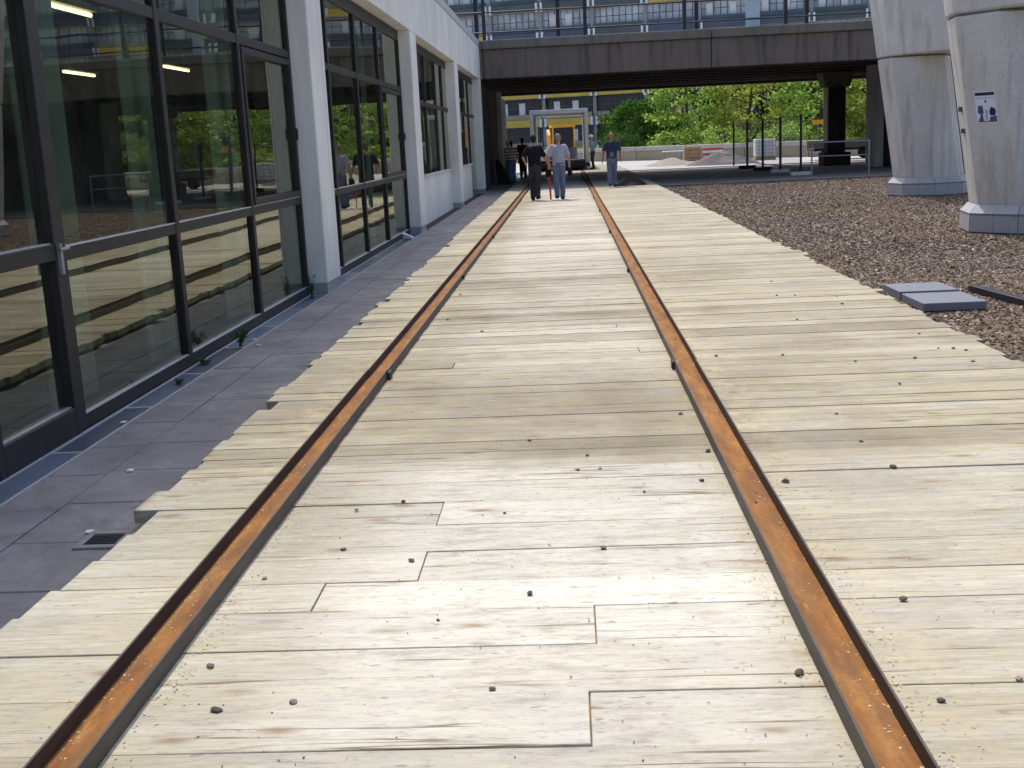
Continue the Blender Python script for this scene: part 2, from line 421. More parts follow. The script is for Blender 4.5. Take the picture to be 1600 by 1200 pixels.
def leafmat(name, a, b, tr=.5):
    mt = bpy.data.materials.new(name); mt.use_nodes = True; tr_ = mt.node_tree; tr_.nodes.clear()
    o = tr_.nodes.new('ShaderNodeOutputMaterial'); mx = tr_.nodes.new('ShaderNodeMixShader'); mx.inputs[0].default_value = tr
    d = tr_.nodes.new('ShaderNodeBsdfDiffuse'); tl = tr_.nodes.new('ShaderNodeBsdfTranslucent')
    g = tr_.nodes.new('ShaderNodeNewGeometry'); rp = tr_.nodes.new('ShaderNodeValToRGB')
    rp.color_ramp.elements[0].color = (*a, 1); rp.color_ramp.elements[1].color = (*b, 1)
    tr_.links.new(g.outputs['Random Per Island'], rp.inputs[0])
    tr_.links.new(rp.outputs[0], d.inputs[0]); tr_.links.new(rp.outputs[0], tl.inputs[0])
    tr_.links.new(d.outputs[0], mx.inputs[1]); tr_.links.new(tl.outputs[0], mx.inputs[2]); tr_.links.new(mx.outputs[0], o.inputs[0])
    M[name] = mt
leafmat('leaf_bright', (.08, .20, .025), (.52, .66, .16), .57)
leafmat('leaf_yellow', (.14, .22, .03), (.55, .58, .13), .55)
leafmat('leaf_dark', (.012, .040, .012), (.05, .11, .03), .3)
leafmat('leaf_mid', (.03, .09, .018), (.10, .19, .04), .45)
leafmat('leaf_weed', (.03, .09, .03), (.10, .19, .05), .35)
plain('bark', (.10, .075, .055), .9, .1, 0, .3, 5)

# ================================================================== SETTING
def grid_sheet(name, x0, x1, y0, y1, z, mat, nx=1, ny=1, amp=0):
    v = []; f = []
    for j in range(ny+1):
        for i in range(nx+1):
            x = x0+(x1-x0)*i/nx; y = y0+(y1-y0)*j/ny
            v.append((x, y, z+(amp*mnoise.noise((x*.5, y*.5, 3)) if amp else 0)))
    for j in range(ny):
        for i in range(nx):
            a = j*(nx+1)+i; f.append((a, a+1, a+nx+2, a+nx+1))
    me = bpy.data.meshes.new(name); me.from_pydata(v, [], f); me.update()
    return struct(link(name, me, mat))
grid_sheet('ground', -400, 400, -200, 600, -.17, 'plaza_ground')
grid_sheet('plaza', 2.9, 60, 59.2, 100, -.052, 'plaza_ground')
grid_sheet('underpass_ground', 2.9, 60, 40.2, 59.4, -.085, 'underpass_ground')  # darker brown ground across the strip beneath the footbridge
grid_sheet('far_plaza', -40, 2.9, 64, 100, -.052, 'plaza_ground')
def gz(x, y): return -.115+.02*mnoise.noise((x*.5, y*.5, 3))
grid_sheet('gravel_bed', 2.55, 20, -4, 44, -.115, 'gravel_bed', 40, 90, .02)

# gravel chips: too many to count
def gravel_chips():
    nx, ny = 70, 190; x0, x1, y0, y1 = 2.98, 17.0, 4.5, 43.5
    v = []; f = []; dens = []
    for j in range(ny+1):
        for i in range(nx+1):
            x = x0+(x1-x0)*i/nx; y = y0+(y1-y0)*j/ny
            v.append((x, y, gz(x, y)+.004))
            d = 900 if y < 15 else (480 if y < 24 else 260)
            if x > 9 and y < 22: d = 130
            if y > 34: d = 190
            dens.append(d)
    for j in range(ny):
        for i in range(nx):
            a = j*(nx+1)+i; f.append((a, a+1, a+nx+2, a+nx+1))
    me = bpy.data.meshes.new('gravel_chips'); me.from_pydata(v, [], f)
    at = me.attributes.new('dens', 'FLOAT', 'POINT'); at.data.foreach_set('value', dens)
    o = link('gravel_chips', me, 'gravel_stone')
    g = bpy.data.node_groups.new('scatter', 'GeometryNodeTree')
    g.interface.new_socket('Geometry', in_out='INPUT', socket_type='NodeSocketGeometry')
    g.interface.new_socket('Geometry', in_out='OUTPUT', socket_type='NodeSocketGeometry')
    N = g.nodes; L = g.links
    gi = N.new('NodeGroupInput'); go = N.new('NodeGroupOutput')
    dp = N.new('GeometryNodeDistributePointsOnFaces'); na = N.new('GeometryNodeInputNamedAttribute')
    na.data_type = 'FLOAT'; na.inputs[0].default_value = 'dens'
    L.new(gi.outputs[0], dp.inputs['Mesh']); L.new(na.outputs[0], dp.inputs['Density'])
    ic = N.new('GeometryNodeMeshIcoSphere'); ic.inputs['Radius'].default_value = 1; ic.inputs['Subdivisions'].default_value = 1
    sp = N.new('GeometryNodeSetPosition'); nz = N.new('ShaderNodeTexNoise'); nz.inputs['Scale'].default_value = 1.3
    sub = N.new('ShaderNodeVectorMath'); sub.operation = 'SUBTRACT'; sub.inputs[1].default_value = (.5, .5, .5)
    scl = N.new('ShaderNodeVectorMath'); scl.operation = 'SCALE'; scl.inputs['Scale'].default_value = 1.6
    L.new(nz.outputs['Color'], sub.inputs[0]); L.new(sub.outputs[0], scl.inputs[0]); L.new(ic.outputs[0], sp.inputs[0]); L.new(scl.outputs[0], sp.inputs['Offset'])
    sm = N.new('GeometryNodeSetMaterial'); sm.inputs['Material'].default_value = M['gravel_stone']; L.new(sp.outputs[0], sm.inputs[0])
    ip = N.new('GeometryNodeInstanceOnPoints'); L.new(dp.outputs['Points'], ip.inputs['Points']); L.new(sm.outputs[0], ip.inputs['Instance'])
    r1 = N.new('FunctionNodeRandomValue'); r1.data_type = 'FLOAT_VECTOR'
    r1.inputs[0].default_value = (-.5, -.5, 0); r1.inputs[1].default_value = (.5, .5, 6.28); L.new(r1.outputs[0], ip.inputs['Rotation'])
    r2 = N.new('FunctionNodeRandomValue'); r2.data_type = 'FLOAT_VECTOR'
    r2.inputs[0].default_value = (.012, .010, .008); r2.inputs[1].default_value = (.056, .027, .018); r2.inputs['Seed'].default_value = 5
    L.new(r2.outputs[0], ip.inputs['Scale']); L.new(ip.outputs[0], go.inputs[0])
    md = o.modifiers.new('scatter', 'NODES'); md.node_group = g
    tag(o, 'brown grey stone chips covering the ground around the concrete columns', 'gravel', kind='stuff')
gravel_chips()

# left pavement: joint bed and slabs
PZ = -.10
pav = empty('pavement', (0, 0, 0)); struct(pav)
MB().box(-3.20, -1.90, -6, 64, -.165, PZ-.012).build('joint_bed', 'paving_joint', pav)
rows = [(-2.955, -2.625), (-2.615, -1.95)]
meshes = {}
for ri, (xa, xb) in enumerate(rows):
    y = -2.0 + ri*.33
    k = 0
    while y < 43:
        ln = .62 if ri == 0 else .60
        dz = random.uniform(-.002, .002)
        o = MB().box(xa, xb, y+.004, y+ln-.004, -.15, PZ+dz).build('paving_slab', 'paving', pav, bevel=.004)
        y += ln*(1 if random.random() < .85 else 1); k += 1
MB().box(-3.2, -1.95, 43, 63.5, -.15, PZ-.004).build('paving_strip', 'paving', pav)
# drain along the glazing
drn = empty('drain_channel', (-3.06, 10, PZ)); tag(drn, 'long narrow drain with blue grey grates along foot of the glazing', 'drain')
MB().box(-3.175, -3.165, 1.0, 24, -.15, PZ+.006).box(-2.968, -2.957, 1.0, 24, -.15, PZ+.006).build('edge_rail', 'zinc', drn)
y = 1.77
while y < 23:
    MB().box(-3.163, -2.970, y+.012, y+1.2-.012, -.14, PZ-.004+random.uniform(-.002, .003)).build('grate', 'drain_grate', drn, bevel=.003)
    MB().box(-3.165, -2.968, y-.011, y+.011, -.14, PZ+.002).build('cross_bar', 'zinc', drn)
    y += 1.2
# small square drain cover by the planks
gc = empty('drain_cover', (-2.16, 4.93, PZ)); tag(gc, 'small square drain cover in zinc frame set in paving beside plank ends', 'drain cover')
q = MB()
q.box(-2.285, -2.045, 4.815, 4.855, -.14, PZ+.012).box(-2.285, -2.045, 5.005, 5.045, -.14, PZ+.012)
q.box(-2.285, -2.255, 4.855, 5.005, -.14, PZ+.012).box(-2.105, -2.045, 4.855, 5.005, -.14, PZ+.012)
q.build('frame', 'steel_grey', gc, bevel=.003)
q = MB()
for i in range(7): q.box(-2.253, -2.107, 4.860+i*.0205, 4.872+i*.0205, -.12, PZ+.007)
q.build('grille', 'steel_blue_black', gc); MB().box(-2.254, -2.106, 4.856, 5.004, -.15, PZ+.004).build('pit', 'black_hole', gc)

# plank deck
deck = empty('plank_deck', (0, 0, 0)); struct(deck)
fixed = [(2.84, 3.16), (3.16, 3.49), (3.49, 3.81), (3.81, 4.08), (4.08, 4.40), (4.40, 4.72), (4.72, 5.05), (5.05, 5.36), (5.36, 5.58)]
splits = {2.84: .01, 3.49: .04, 3.81: -.97, 4.08: -.62, 4.72: -.62}
rowl = []
y = 2.84
while y > -1.4:
    h = random.uniform(.27, .33); rowl.append((y-h, y)); y -= h
rowl += fixed
y = 5.58
while y < 75:
    h = random.choice([.16, .19, .22, .25]) if y < 17 else random.choice([.29, .32, .36]) ; rowl.append((y, y+h)); y += h
rowl.sort()
lefts = {2.84: -2.0, 3.16: -2.02, 3.49: -2.06, 3.81: -2.04, 4.08: -2.0, 4.40: -1.98, 4.72: -1.96, 5.05: -2.08}
sag = 0
for i, (ya, yb) in enumerate(rowl):
    key = round(ya, 2)
    xl = lefts.get(key, -2.03+random.gauss(0, .016)+ (random.choice([-.06, .06]) if random.random() < .05 else 0))
    xr = 3.0+random.gauss(0, .022)
    if ya > 20: xl -= .04
    if random.random() < .05: xr += random.uniform(.05, .15)
    if yb < 5.6: tone0 = .08
    elif yb < 8.2: tone0 = .92
    elif yb < 14: tone0 = .72
    else: tone0 = .38
    sp = splits.get(key)
    if sp is None and ya > 5.6 and random.random() < .06: sp = random.uniform(-.9, .5)
    segs = [(xl, xr)] if sp is None else [(xl, sp-.0025), (sp+.0025, xr)]
    gap = random.choice([.0006, .0008, .001, .0015, .0025])
    skew = random.gauss(0, .004)
    for (a, b) in segs:
        dz = max(-.004, min(.004, random.gauss(0, .002))); tl = max(-.004, min(.004, random.gauss(0, .002)))
        q = MB()
        ga = gap
        n = 1
        q.hexa([(a, ya+ga-skew, -.06), (b, ya+ga+skew, -.06), (b, yb-ga+skew, -.06), (a, yb-ga-skew, -.06)],
               [(a, ya+ga-skew, dz+tl), (b, ya+ga+skew, dz-tl), (b, yb-ga+skew, dz-tl*.5), (a, yb-ga-skew, dz+tl*.5)])
        o = q.build('plank', 'plank_wood', deck, bevel=.002)
        o['tone'] = min(1, max(0, tone0+random.gauss(0, .10)))
MB().box(-1.9, 2.85, -1.4, 75, -.12, -.011).build('bearer_layer', 'seam_wood', deck)

# ================================================================== RAILS
def rail(xi, xo, label, rows_side):
    # xi: inner face (towards track centre), xo: outer face
    r_ = empty('channel_rail', ((xi+xo)/2, 1, .004)); tag(r_, label, 'rail', 'steel channel rails laid on the planks')
    cuts = [-1.2, 1.97, 7.97, 13.97, 19.97, 25.97, 31.97, 37.97, 43.97, 49.97, 55.97, 61.97, 67.97, 73.6]
    lo, hi = min(xi, xo), max(xi, xo)
    for k in range(len(cuts)-1):
        a, b = cuts[k]+.002, cuts[k+1]-.002
        dx = random.uniform(-.004, .004)
        MB().box(lo+.009+dx, hi-.009+dx, a, b, .004, .012).build('web', 'rust_web', r_)
        for (fa, fb) in ((lo, lo+.009), (hi-.009, hi)):
            # outside half mill scale, inside half dark rust
            mid = (fa+fb)/2
            out_first = fa == lo
            o = MB().box(fa+dx, fb+dx, a, b, .003, .066).build('flange', 'mill_scale', r_, bevel=.0015)
            o.data.materials.append(M['rust_dark'])
            for pl in o.data.polygons:
                if (pl.normal.x > .5 and out_first) or (pl.normal.x < -.5 and not out_first): pl.material_index = 1
        if k:
            s = 1 if xi > xo else -1
            MB().box(*sorted((xi, xi+s*.022)), cuts[k]-.05, cuts[k]+.05, .003, .055).build('joint_plate', 'rust_dark', r_, bevel=.003)
    return r_
rail(-1.320, -1.472, 'rusty steel channel rail left of centre, nearer the glazed building', 1)
rail(.702, .856, 'rusty steel channel rail on the right, nearer the gravel', 1)

# sawdust, shavings and grit
def flakes(name, pts, smin, smax, mat, label, cat, flat=.25):
    V = []; Fc = []
    for (x, y, z) in pts:
        l = random.uniform(smin, smax); wd = l*random.uniform(.3, .7); h = l*flat; a = random.uniform(0, 6.28)
        ca, sa = math.cos(a), math.sin(a); n = len(V)
        for (u, v_, zz) in ((-l, -wd, 0), (l, -wd*.6, 0), (l*.8, wd, 0), (-l*.7, wd*.8, 0), (-l*.6, -wd*.6, h), (l*.7, -wd*.4, h*.7), (l*.5, wd*.6, h), (-l*.5, wd*.5, h*.8)):
            V.append((x+u*ca-v_*sa, y+u*sa+v_*ca, z+zz))
        Fc += [tuple(i+n for i in q_) for q_ in ((4,5,6,7),(0,1,5,4),(1,2,6,5),(2,3,7,6),(3,0,4,7))]
    me = bpy.data.meshes.new(name); me.from_pydata(V, [], Fc); me.update()
    o = link(name, me, mat); tag(o, label, cat, kind='stuff'); return o
pts = []
for i in range(2600):
    y = 1.5+abs(random.gauss(0, 1))**1.2*4.5
    if y > 22: continue
    side = random.random()
    if side < .40: x = .862+abs(random.gauss(0, .07))
    elif side < .70: x = -1.315+abs(random.gauss(0, .06))
    elif side < .85: x = .70-abs(random.gauss(0, .05))
    else: x = -1.478-abs(random.gauss(0, .04))
    pts.append((x, y, .004))
flakes('sawdust', pts, .002, .006, 'sawdust', 'pale sawdust lying along both rusty rails', 'sawdust')
pts = []
for i in range(260):
    y = 2+abs(random.gauss(0, 1))*2.6
    if random.random() < .55: x = -1.462+abs(random.gauss(0, .03))
    else: x = .847-abs(random.gauss(0, .045))
    pts.append((x, y, .0125))
flakes('wood_shavings', pts, .0025, .007, 'sawdust', 'white wood shavings lying inside the rail channels', 'shavings')
pts = [(random.uniform(-1.28, .68) if random.random() < .6 else random.uniform(.9, 2.9), 2.2+random.random()**1.8*14, .003) for i in range(900)]
flakes('grit', pts, .0016, .0046, 'pebble', 'fine dark grit strewn over the pale planks', 'grit', .6)

stones = [(-.81,5.06,1.2),(-.97,4.44,1.2),(-.19,3.92,1.3),(-.67,4.29,1),(-1.09,3.08,1.5),(-.87,3.12,1.2),(-1.2,3.38,1.2),(-.28,3.18,.9),(.09,4.37,1.1),(.64,3.24,1.6),(.96,5.19,1.5),(1.5,5.37,1.8),(1.1,3.78,1.4),(.58,5.25,1.3),(.67,5.76,1.5),(.61,6.6,1.5),(-.26,6.1,1.4),(0,5.49,1.1),(-1.01,4.96,.8),(.05,5.76,1),(.11,5.5,.9),(1.47,5.86,1.1),(1.48,6.46,1.2),(1.51,8.3,1),(1.92,9.87,1.2),(1.95,7.97,1.3),(2.04,7.2,1.1),(2.37,8.01,1.1),(2.73,8.31,1.3),(2.79,8.22,1.2),(2.7,7.82,1.3),(-1.17,10.67,1.6),(-.79,9.88,1.3),(-1.21,12.46,1.4),(2.19,11.37,1.2),(2.02,11.42,1.3),(2.16,12.53,1.2),(2.56,11.21,1.2),(2.49,10.69,1.3),(2.68,8.96,1.2),(2.63,8.33,1),(1.26,3.17,1.3),(1.0,3.05,1),(-1.22,4.14,1),(-.33,4.85,.8),(1.04,8.35,1.1),(.795,5.0,.8),(.77,4.86,.9),(1.5,3.5,.8),(-.5,3.7,.7),(.3,5.1,.8)]
smesh = []
for k in range(5):
    bm = bmesh.new(); bmesh.ops.create_icosphere(bm, subdivisions=2, radius=1)
    for v in bm.verts:
        nn = mnoise.noise_vector(v.co*1.1+Vector((k*9, 2, 1)))
        v.co += nn*.45; v.co.z *= .62
    me = bpy.data.meshes.new('loose_stone'); bm.to_mesh(me); bm.free(); me.materials.append(M['pebble']); smesh.append(me)
for i, (x, y, s) in enumerate(stones):
    o = bpy.data.objects.new('loose_stone', smesh[i % 5]); COL.objects.link(o)
    sc = .0092*s*random.uniform(.85, 1.15)
    o.scale = (sc*random.uniform(1, 1.35), sc, sc*random.uniform(.8, 1.1)); o.rotation_euler = (0, 0, random.uniform(0, 6.28))
    o.location = (x, y, (.012 if .71 < x < .85 else .003)+sc*.22)
    tag(o, 'small loose brown stone lying on the plank track', 'stone', 'loose stones scattered over the plank track')

# ================================================================== GLAZED BUILDING (left)
bl = empty('glazed_building', (-3.2, 14, PZ)); tag(bl, 'pale grey low building with pilasters and dark framed glazing beside the tracks', 'building')
GX = -3.22; FX = -2.95
pil = [(-4.65, -3.85), (4.6, 5.4), (13.85, 14.67), (23.15, 24.06), (32.25, 33.22), (41.3, 42.2)]
for a, b in pil:
    MB().box(-3.45, FX, a, b, .03, 3.832).build('pilaster', 'painted_wall', bl, bevel=.012)
    MB().box(-3.45, FX-.012, a+.01, b-.01, -.16, .028).build('pilaster_base', 'wall_base', bl)
ys = [-4.65, 5.0, 14.26, 23.6, 32.7, 42.2]
for a, b in zip(ys[:-1], ys[1:]):
    MB().box(-3.55, FX, a+.006, b-.006, 3.834, 4.95).build('fascia', 'painted_wall', bl, bevel=.004)
MB().box(-3.52, FX-.02, -4.65, 42.2, 3.84, 4.94).build('fascia_core', 'wall_base', bl)
MB().box(-3.6, FX+.004, -4.7, 42.2, 4.975, 5.19).build('coping', 'coping_metal', bl, bevel=.01)
MB().box(-3.55, FX-.03, -4.7, 42.19, 4.952, 4.974).build('coping_gap', 'gasket', bl)
MB().box(-14.2, -3.56, -4.7, 42.2, 4.7, 4.95).build('roof', 'wall_base', bl)
rd = random.Random(3)
def pane(y0, y1, z0, z1, parent, x=GX):
    dy = rd.uniform(-.0016, .0016)*(y1-y0); dzx = rd.uniform(-.002, .002)
    q = MB().hexa([(x-.012+dy, y0, z0), (x+dy, y0, z0), (x-dy, y1, z0), (x-.012-dy, y1, z0)],
                  [(x-.012+dy+dzx, y0, z1), (x+dy+dzx, y0, z1), (x-dy+dzx, y1, z1), (x-.012-dy+dzx, y1, z1)])
    o = q.build('pane', 'window_glass', parent); o.data.materials.append(M['glass_back'])
    for pl in o.data.polygons: pl.material_index = 0 if pl.normal.x > .8 else 1
    return o
def bar(y0, y1, z0, z1, parent, name='mullion', proud=.035, back=.06):
    return MB().box(GX-back, GX+proud, y0, y1, z0, z1).build(name, 'frame_dark', parent, bevel=.004)
HEAD = 3.70
def sill_edge(y0, y1, z, parent):
    MB().box(GX+.002, GX+.030, y0, y1, z, z+.008).build('bead', 'zinc', parent)
def glazed_bay(y0, y1, muls, door=None, vent=None):
    wd = empty('window_wall', (0, 0, 0)); wd.parent = bl; wd.location = Vector((GX, (y0+y1)/2, 0))-Vector(bl.location)
    class PP: pass
    wd2 = wd
    # frame pieces
    bar(y0, y1, -.15, .0, wd2, 'bottom_rail', .03); bar(y0, y1, HEAD-.06, HEAD+.13, wd2, 'head_rail', .03)
    edges = [y0]+list(muls)+[y1]
    for m_ in muls: bar(m_-.045, m_+.045, .0, HEAD-.06, wd2)
    bar(y0, y0+.07, 0, HEAD-.06, wd2, 'jamb'); bar(y1-.07, y1, 0, HEAD-.06, wd2, 'jamb')
    for i in range(len(edges)-1):
        a = edges[i]+(.07 if i == 0 else .045); b = edges[i+1]-(.07 if i == len(edges)-2 else .045)
        bar(a, b, 2.68, 2.77, wd2, 'transom', .03)
        pane(a, b, 2.77, HEAD-.06, wd2)
        if door is not None and i == door:
            continue
        bar(a, b, 1.00, 1.085, wd2, 'transom', .03); sill_edge(a, b, 1.085, wd2); sill_edge(a, b, 0.0, wd2)
        pane(a, b, .0, 1.0, wd2)
        if vent is not None and i == vent:
            for (p0, p1, q0, q1) in ((a+.012, a+.075, 1.10, 2.66), (b-.075, b-.012, 1.10, 2.66), (a+.075, b-.075, 1.10, 1.165), (a+.075, b-.075, 2.595, 2.66)):
                bar(p0, p1, q0, q1, wd2, 'vent_frame', .048)
            pane(a+.075, b-.075, 1.165, 2.595, wd2)
            MB().box(GX+.05, GX+.075, b-.05, b-.02, 1.75, 1.88).build('vent_handle', 'steel_blue_black', wd2, bevel=.004)
        else: pane(a, b, 1.085, 2.68, wd2)
    # gaskets beside mullions
    for m_ in muls: MB().box(GX-.03, GX+.012, m_-.058, m_-.046, 0, HEAD-.06).build('gasket', 'gasket', wd2)
    return wd
# parent offsets: window_wall is a child, its parts are sub-parts
glazed_bay(5.4, 13.85, [5.9, 7.13, 9.33, 11.65], door=1, vent=4)
glazed_bay(14.67, 23.15, [16.1, 18.3, 20.5], vent=3)
glazed_bay(-3.85, 4.6, [-1.8, .4, 2.5])
# door leaf
dr = empty('door', (0, 0, 0)); dr.parent = bl; dr.location = Vector((GX, 6.5, 0))-Vector(bl.location)
for (p0, p1, q0, q1) in ((5.955, 6.035, -.09, 2.66), (6.98, 7.075, -.09, 2.66), (6.035, 6.98, -.09, .085), (6.035, 6.98, 1.02, 1.12), (6.035, 6.98, 2.58, 2.66)):
    bar(p0, p1, q0, q1, dr, 'door_frame', .052)
pane(6.035, 6.98, .085, 1.02, dr); pane(6.035, 6.98, 1.12, 2.58, dr); sill_edge(6.035, 6.98, .085, dr); sill_edge(6.035, 6.98, 1.12, dr)
MB().box(GX+.05, GX+.075, 7.005, 7.04, .93, 1.12).tube([(GX+.07, 7.02, 1.09), (GX+.12, 7.02, 1.09), (GX+.12, 6.90, 1.09)], .011, 8).build('door_handle', 'steel_grey', dr, bevel=0)
# bays with low wall and window band
def walled_bay(y0, y1, muls, door=None):
    MB().box(-3.45, GX+.03, y0+.002, (door[0] if door else y1)-.002, -.16, .93).build('low_wall', 'painted_wall', bl, bevel=.006)
    MB().box(-3.40, GX+.07, y0+.002, (door[0] if door else y1)-.002, .932, .985).build('window_sill', 'column_concrete', bl, bevel=.005)
    wd = empty('window_band', (0, 0, 0)); wd.parent = bl; wd.location = Vector((GX, (y0+y1)/2, 0))-Vector(bl.location)
    edges = [y0]+list(muls)+[y1]
    bar(y0, y1, HEAD-.06, HEAD+.13, wd, 'head_rail', .02)
    for m_ in muls: bar(m_-.05, m_+.05, .99 if not door or m_ < door[0]-.01 else -.1, HEAD-.06, wd)
    for i in range(len(edges)-1):
        a = edges[i]+(.0 if i == 0 else .05); b = edges[i+1]-(0 if i == len(edges)-2 else .05)
        isd = door and a >= door[0]-.06
        bar(a, b, 2.5, 2.6, wd, 'transom', .03)
        pane(a, b, 2.6, HEAD-.06, wd); pane(a, b, .0 if isd else .99, 2.5, wd)
walled_bay(24.06, 32.25, [25.6, 27.2, 29.4, 31.0])
walled_bay(33.22, 41.3, [35.2, 37.2, 39.2], door=(39.2, 41.3))
for a, b in zip(pil[:-1], pil[1:]):
    MB().box(-3.45, GX+.05, a[1]+.001, b[0]-.001, HEAD+.132, 3.831).build('soffit', 'soffit_paint', bl)
# interior
MB().box(-14.1, -14.0, -4.6, 42.2, -.1, 4.6).build('back_wall', 'interior_wall', bl)
MB().box(-14, -3.3, -4.6, 42.2, -.165, -.02).build('interior_floor', 'interior_floor', bl)
MB().box(-14, -3.46, -4.6, 42.2, 3.85, 4.0).build('interior_ceiling', 'interior_wall', bl)
MB().box(-14, -3.45, 42.05, 42.18, -.1, 3.84).build('end_wall', 'interior_wall', bl)
def curtain(y0, y1, x=-3.42, z0=.0, z1=3.65):
    lo = []; n = int((y1-y0)/.05)
    q = MB(); pts_ = [(x+.02*math.sin(k*1.7), y0+(y1-y0)*k/n) for k in range(n+1)]
    vs = [(a, b, z0) for a, b in pts_]+[(a, b, z1) for a, b in pts_]+[(a-.008, b, z0) for a, b in pts_]+[(a-.008, b, z1) for a, b in pts_]
    m_ = n+1; fs = []
    for k in range(n): fs += [(k, k+1, m_+k+1, m_+k), (2*m_+k+1, 2*m_+k, 3*m_+k, 3*m_+k+1)]
    q.add(vs, fs).build('curtain', 'curtain', bl, smooth=True)
for a, b in ((7.62, 7.92), (9.02, 9.72), (11.2, 12.0), (7.2, 7.46), (19.9, 20.4), (29.0, 29.4), (30.2, 30.9), (25.0, 25.5)): curtain(a, b)
for (x, y, lb) in ((-5.87, 14.0, 'lit fluorescent lamp nearest the glass door, seen at top of the glazing'), (-7.9, 24.05, 'lit fluorescent lamp seen through the middle panel of the first glazed bay'), (-9.93, 24.05, 'lit fluorescent lamp deep in the room, seen beside the door post')):
    l = 1.6; z = 3.40
    lm = empty('ceiling_lamp', (x, y, z)); tag(lm, lb, 'lamp', 'lit ceiling lamps inside the glazed building')
    MB().box(x-.09, x+.09, y-l/2, y+l/2, z+.035, z+.08).box(x-.01, x+.01, y-.5, y-.48, z+.08, 3.85).box(x-.01, x+.01, y+.48, y+.5, z+.08, 3.85).build('lamp_housing', 'far_beige', lm)
    MB().tube([(x, y-l/2+.03, z), (x, y+l/2-.03, z)], .026, 8).build('tube', 'tube_light', lm)

# weeds and litter at the foot of the glazing
def weed(x, y, h, n, label):
    e = empty('weed', (x, y, PZ)); tag(e, label, 'plant', 'weeds at the foot of the glazing')
    st = MB(); lf = MB()
    for k in range(n):
        a = random.uniform(0, 6.28); r_ = random.uniform(.02, .10)
        top = Vector((x+math.cos(a)*r_, y+math.sin(a)*r_, PZ+h*random.uniform(.5, 1)))
        base = Vector((x+random.uniform(-.02, .02), y+random.uniform(-.02, .02), PZ))
        mid = (top+base)/2+Vector((0, 0, .02)); st.tube([base, mid, top], [.003, .0025, .0015], 5)
        for j in range(7):
            c_ = base.lerp(top, random.uniform(.3, 1)); d = Vector((random.gauss(0, 1), random.gauss(0, 1), random.gauss(.2, .4))).normalized()
            s_ = d.cross(Vector((0, 0, 1))).normalized(); l = random.uniform(.025, .05)
            lf.add([c_, c_+d*l*.5+s_*l*.35+Vector((0, 0, .006)), c_+d*l, c_+d*l*.5-s_*l*.35+Vector((0, 0, .006))], [(0, 1, 2, 3)])
    st.build('stem', 'leaf_weed', e); lf.build('leaves', 'leaf_weed', e)
weed(-3.02, 10.2, .17, 13, 'bushy green weed growing from drain halfway along the first glazed bay')
weed(-3.07, 13.45, .36, 10, 'tall thin green weed growing at corner of first pilaster')
weed(-3.1, 9.4, .04, 5, 'low tiny weed sprouting from drain grate before the bushy weed')
weed(-3.08, 8.6, .035, 4, 'lowest tiny weed in drain grate nearest the glass door')
e = MB().hexa([(-3.18, 22.0, PZ), (-2.98, 21.9, PZ), (-2.97, 22.06, PZ), (-3.17, 22.18, PZ)], [(-3.19, 22.02, PZ+.10), (-2.99, 21.92, PZ+.035), (-2.98, 22.04, PZ+.03), (-3.18, 22.14, PZ+.12)]).build('paper_scrap', 'paper', None, bevel=.004)
tag(e, 'crumpled white scrap lying at foot of the second pilaster', 'litter')
for i, (x, y) in enumerate(((-2.99, 10.55), (-2.86, 10.2), (-3.0, 7.3), (-2.30, 5.05), (-2.5, 6.1))):
    e = MB().box(x-.018, x+.018, y-.02, y+.02, PZ+.003, PZ+.012).build('litter_bit', 'paper', None, bevel=.003)
    tag(e, ['tiny white litter bit beside the bushy weed', 'tiny white litter bit on paving in front of the bushy weed', 'tiny white litter bit on drain next to the door post', 'tiny white litter bit at corner of the square drain cover', 'tiny white litter bit on slabs between door and square drain cover'][i], 'litter')

# ================================================================== FOOTBRIDGE
br = empty('footbridge', (4, 50, 0)); tag(br, 'dark concrete footbridge spanning over the tracks', 'bridge')
for a, b in ((-14, -2.86), (-2.84, 5.19), (5.215, 13.2), (13.23, 26)):
    MB().hexa([(a, 42.25, 3.86), (b, 42.25, 3.86), (b, 42.7, 3.86), (a, 42.7, 3.86)], [(a, 42.25, 4.86), (b, 42.25, 4.86), (b, 42.7, 4.86), (a, 42.7, 4.86)]).build('edge_beam', 'beam_concrete', br, bevel=.02)
    MB().box(a, b, 42.12, 43.1, 4.865, 5.17).build('slab_edge', 'slab_edge_concrete', br, bevel=.02)
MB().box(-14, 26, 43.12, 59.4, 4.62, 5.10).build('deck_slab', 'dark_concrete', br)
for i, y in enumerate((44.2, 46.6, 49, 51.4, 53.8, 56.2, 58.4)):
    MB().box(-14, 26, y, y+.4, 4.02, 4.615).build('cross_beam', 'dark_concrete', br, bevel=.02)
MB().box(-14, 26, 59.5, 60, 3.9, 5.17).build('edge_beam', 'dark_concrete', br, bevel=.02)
def xat(px, Y):   # X for pixel column near the bridge parapet, from the calibrated view
    d = cf+(px-800)/F_PX*cr-(40-600)/F_PX*cu
    return d[0]/d[1]*Y
for px in (756, 914, 1069, 1227):
    x = xat(px, 42.6); MB().box(x-.06, x+.06, 42.5, 42.62, 5.172, 8.2).build('post', 'steel_blue_black', br)
for px in (744, 872, 1088, 1260, 1366):
    x = xat(px, 58.8); MB().box(x-.09, x+.09, 58.7, 58.9, 5.102, 9.0).build('post', 'steel_blue_black', br)
MB().tube([(-14, 42.56, 5.46), (26, 42.56, 5.46)], .03, 6).build('handrail', 'steel_blue_black', br)
MB().tube([(-14, 42.56, 6.15), (26, 42.56, 6.15)], .03, 6).build('handrail', 'steel_blue_black', br)
xa, xb = xat(1165, 42.8), xat(1187, 42.8)
MB().box(xa, xb, 42.75, 42.78, 5.175, 7.2).build('pale_panel', 'pale_blue', br)
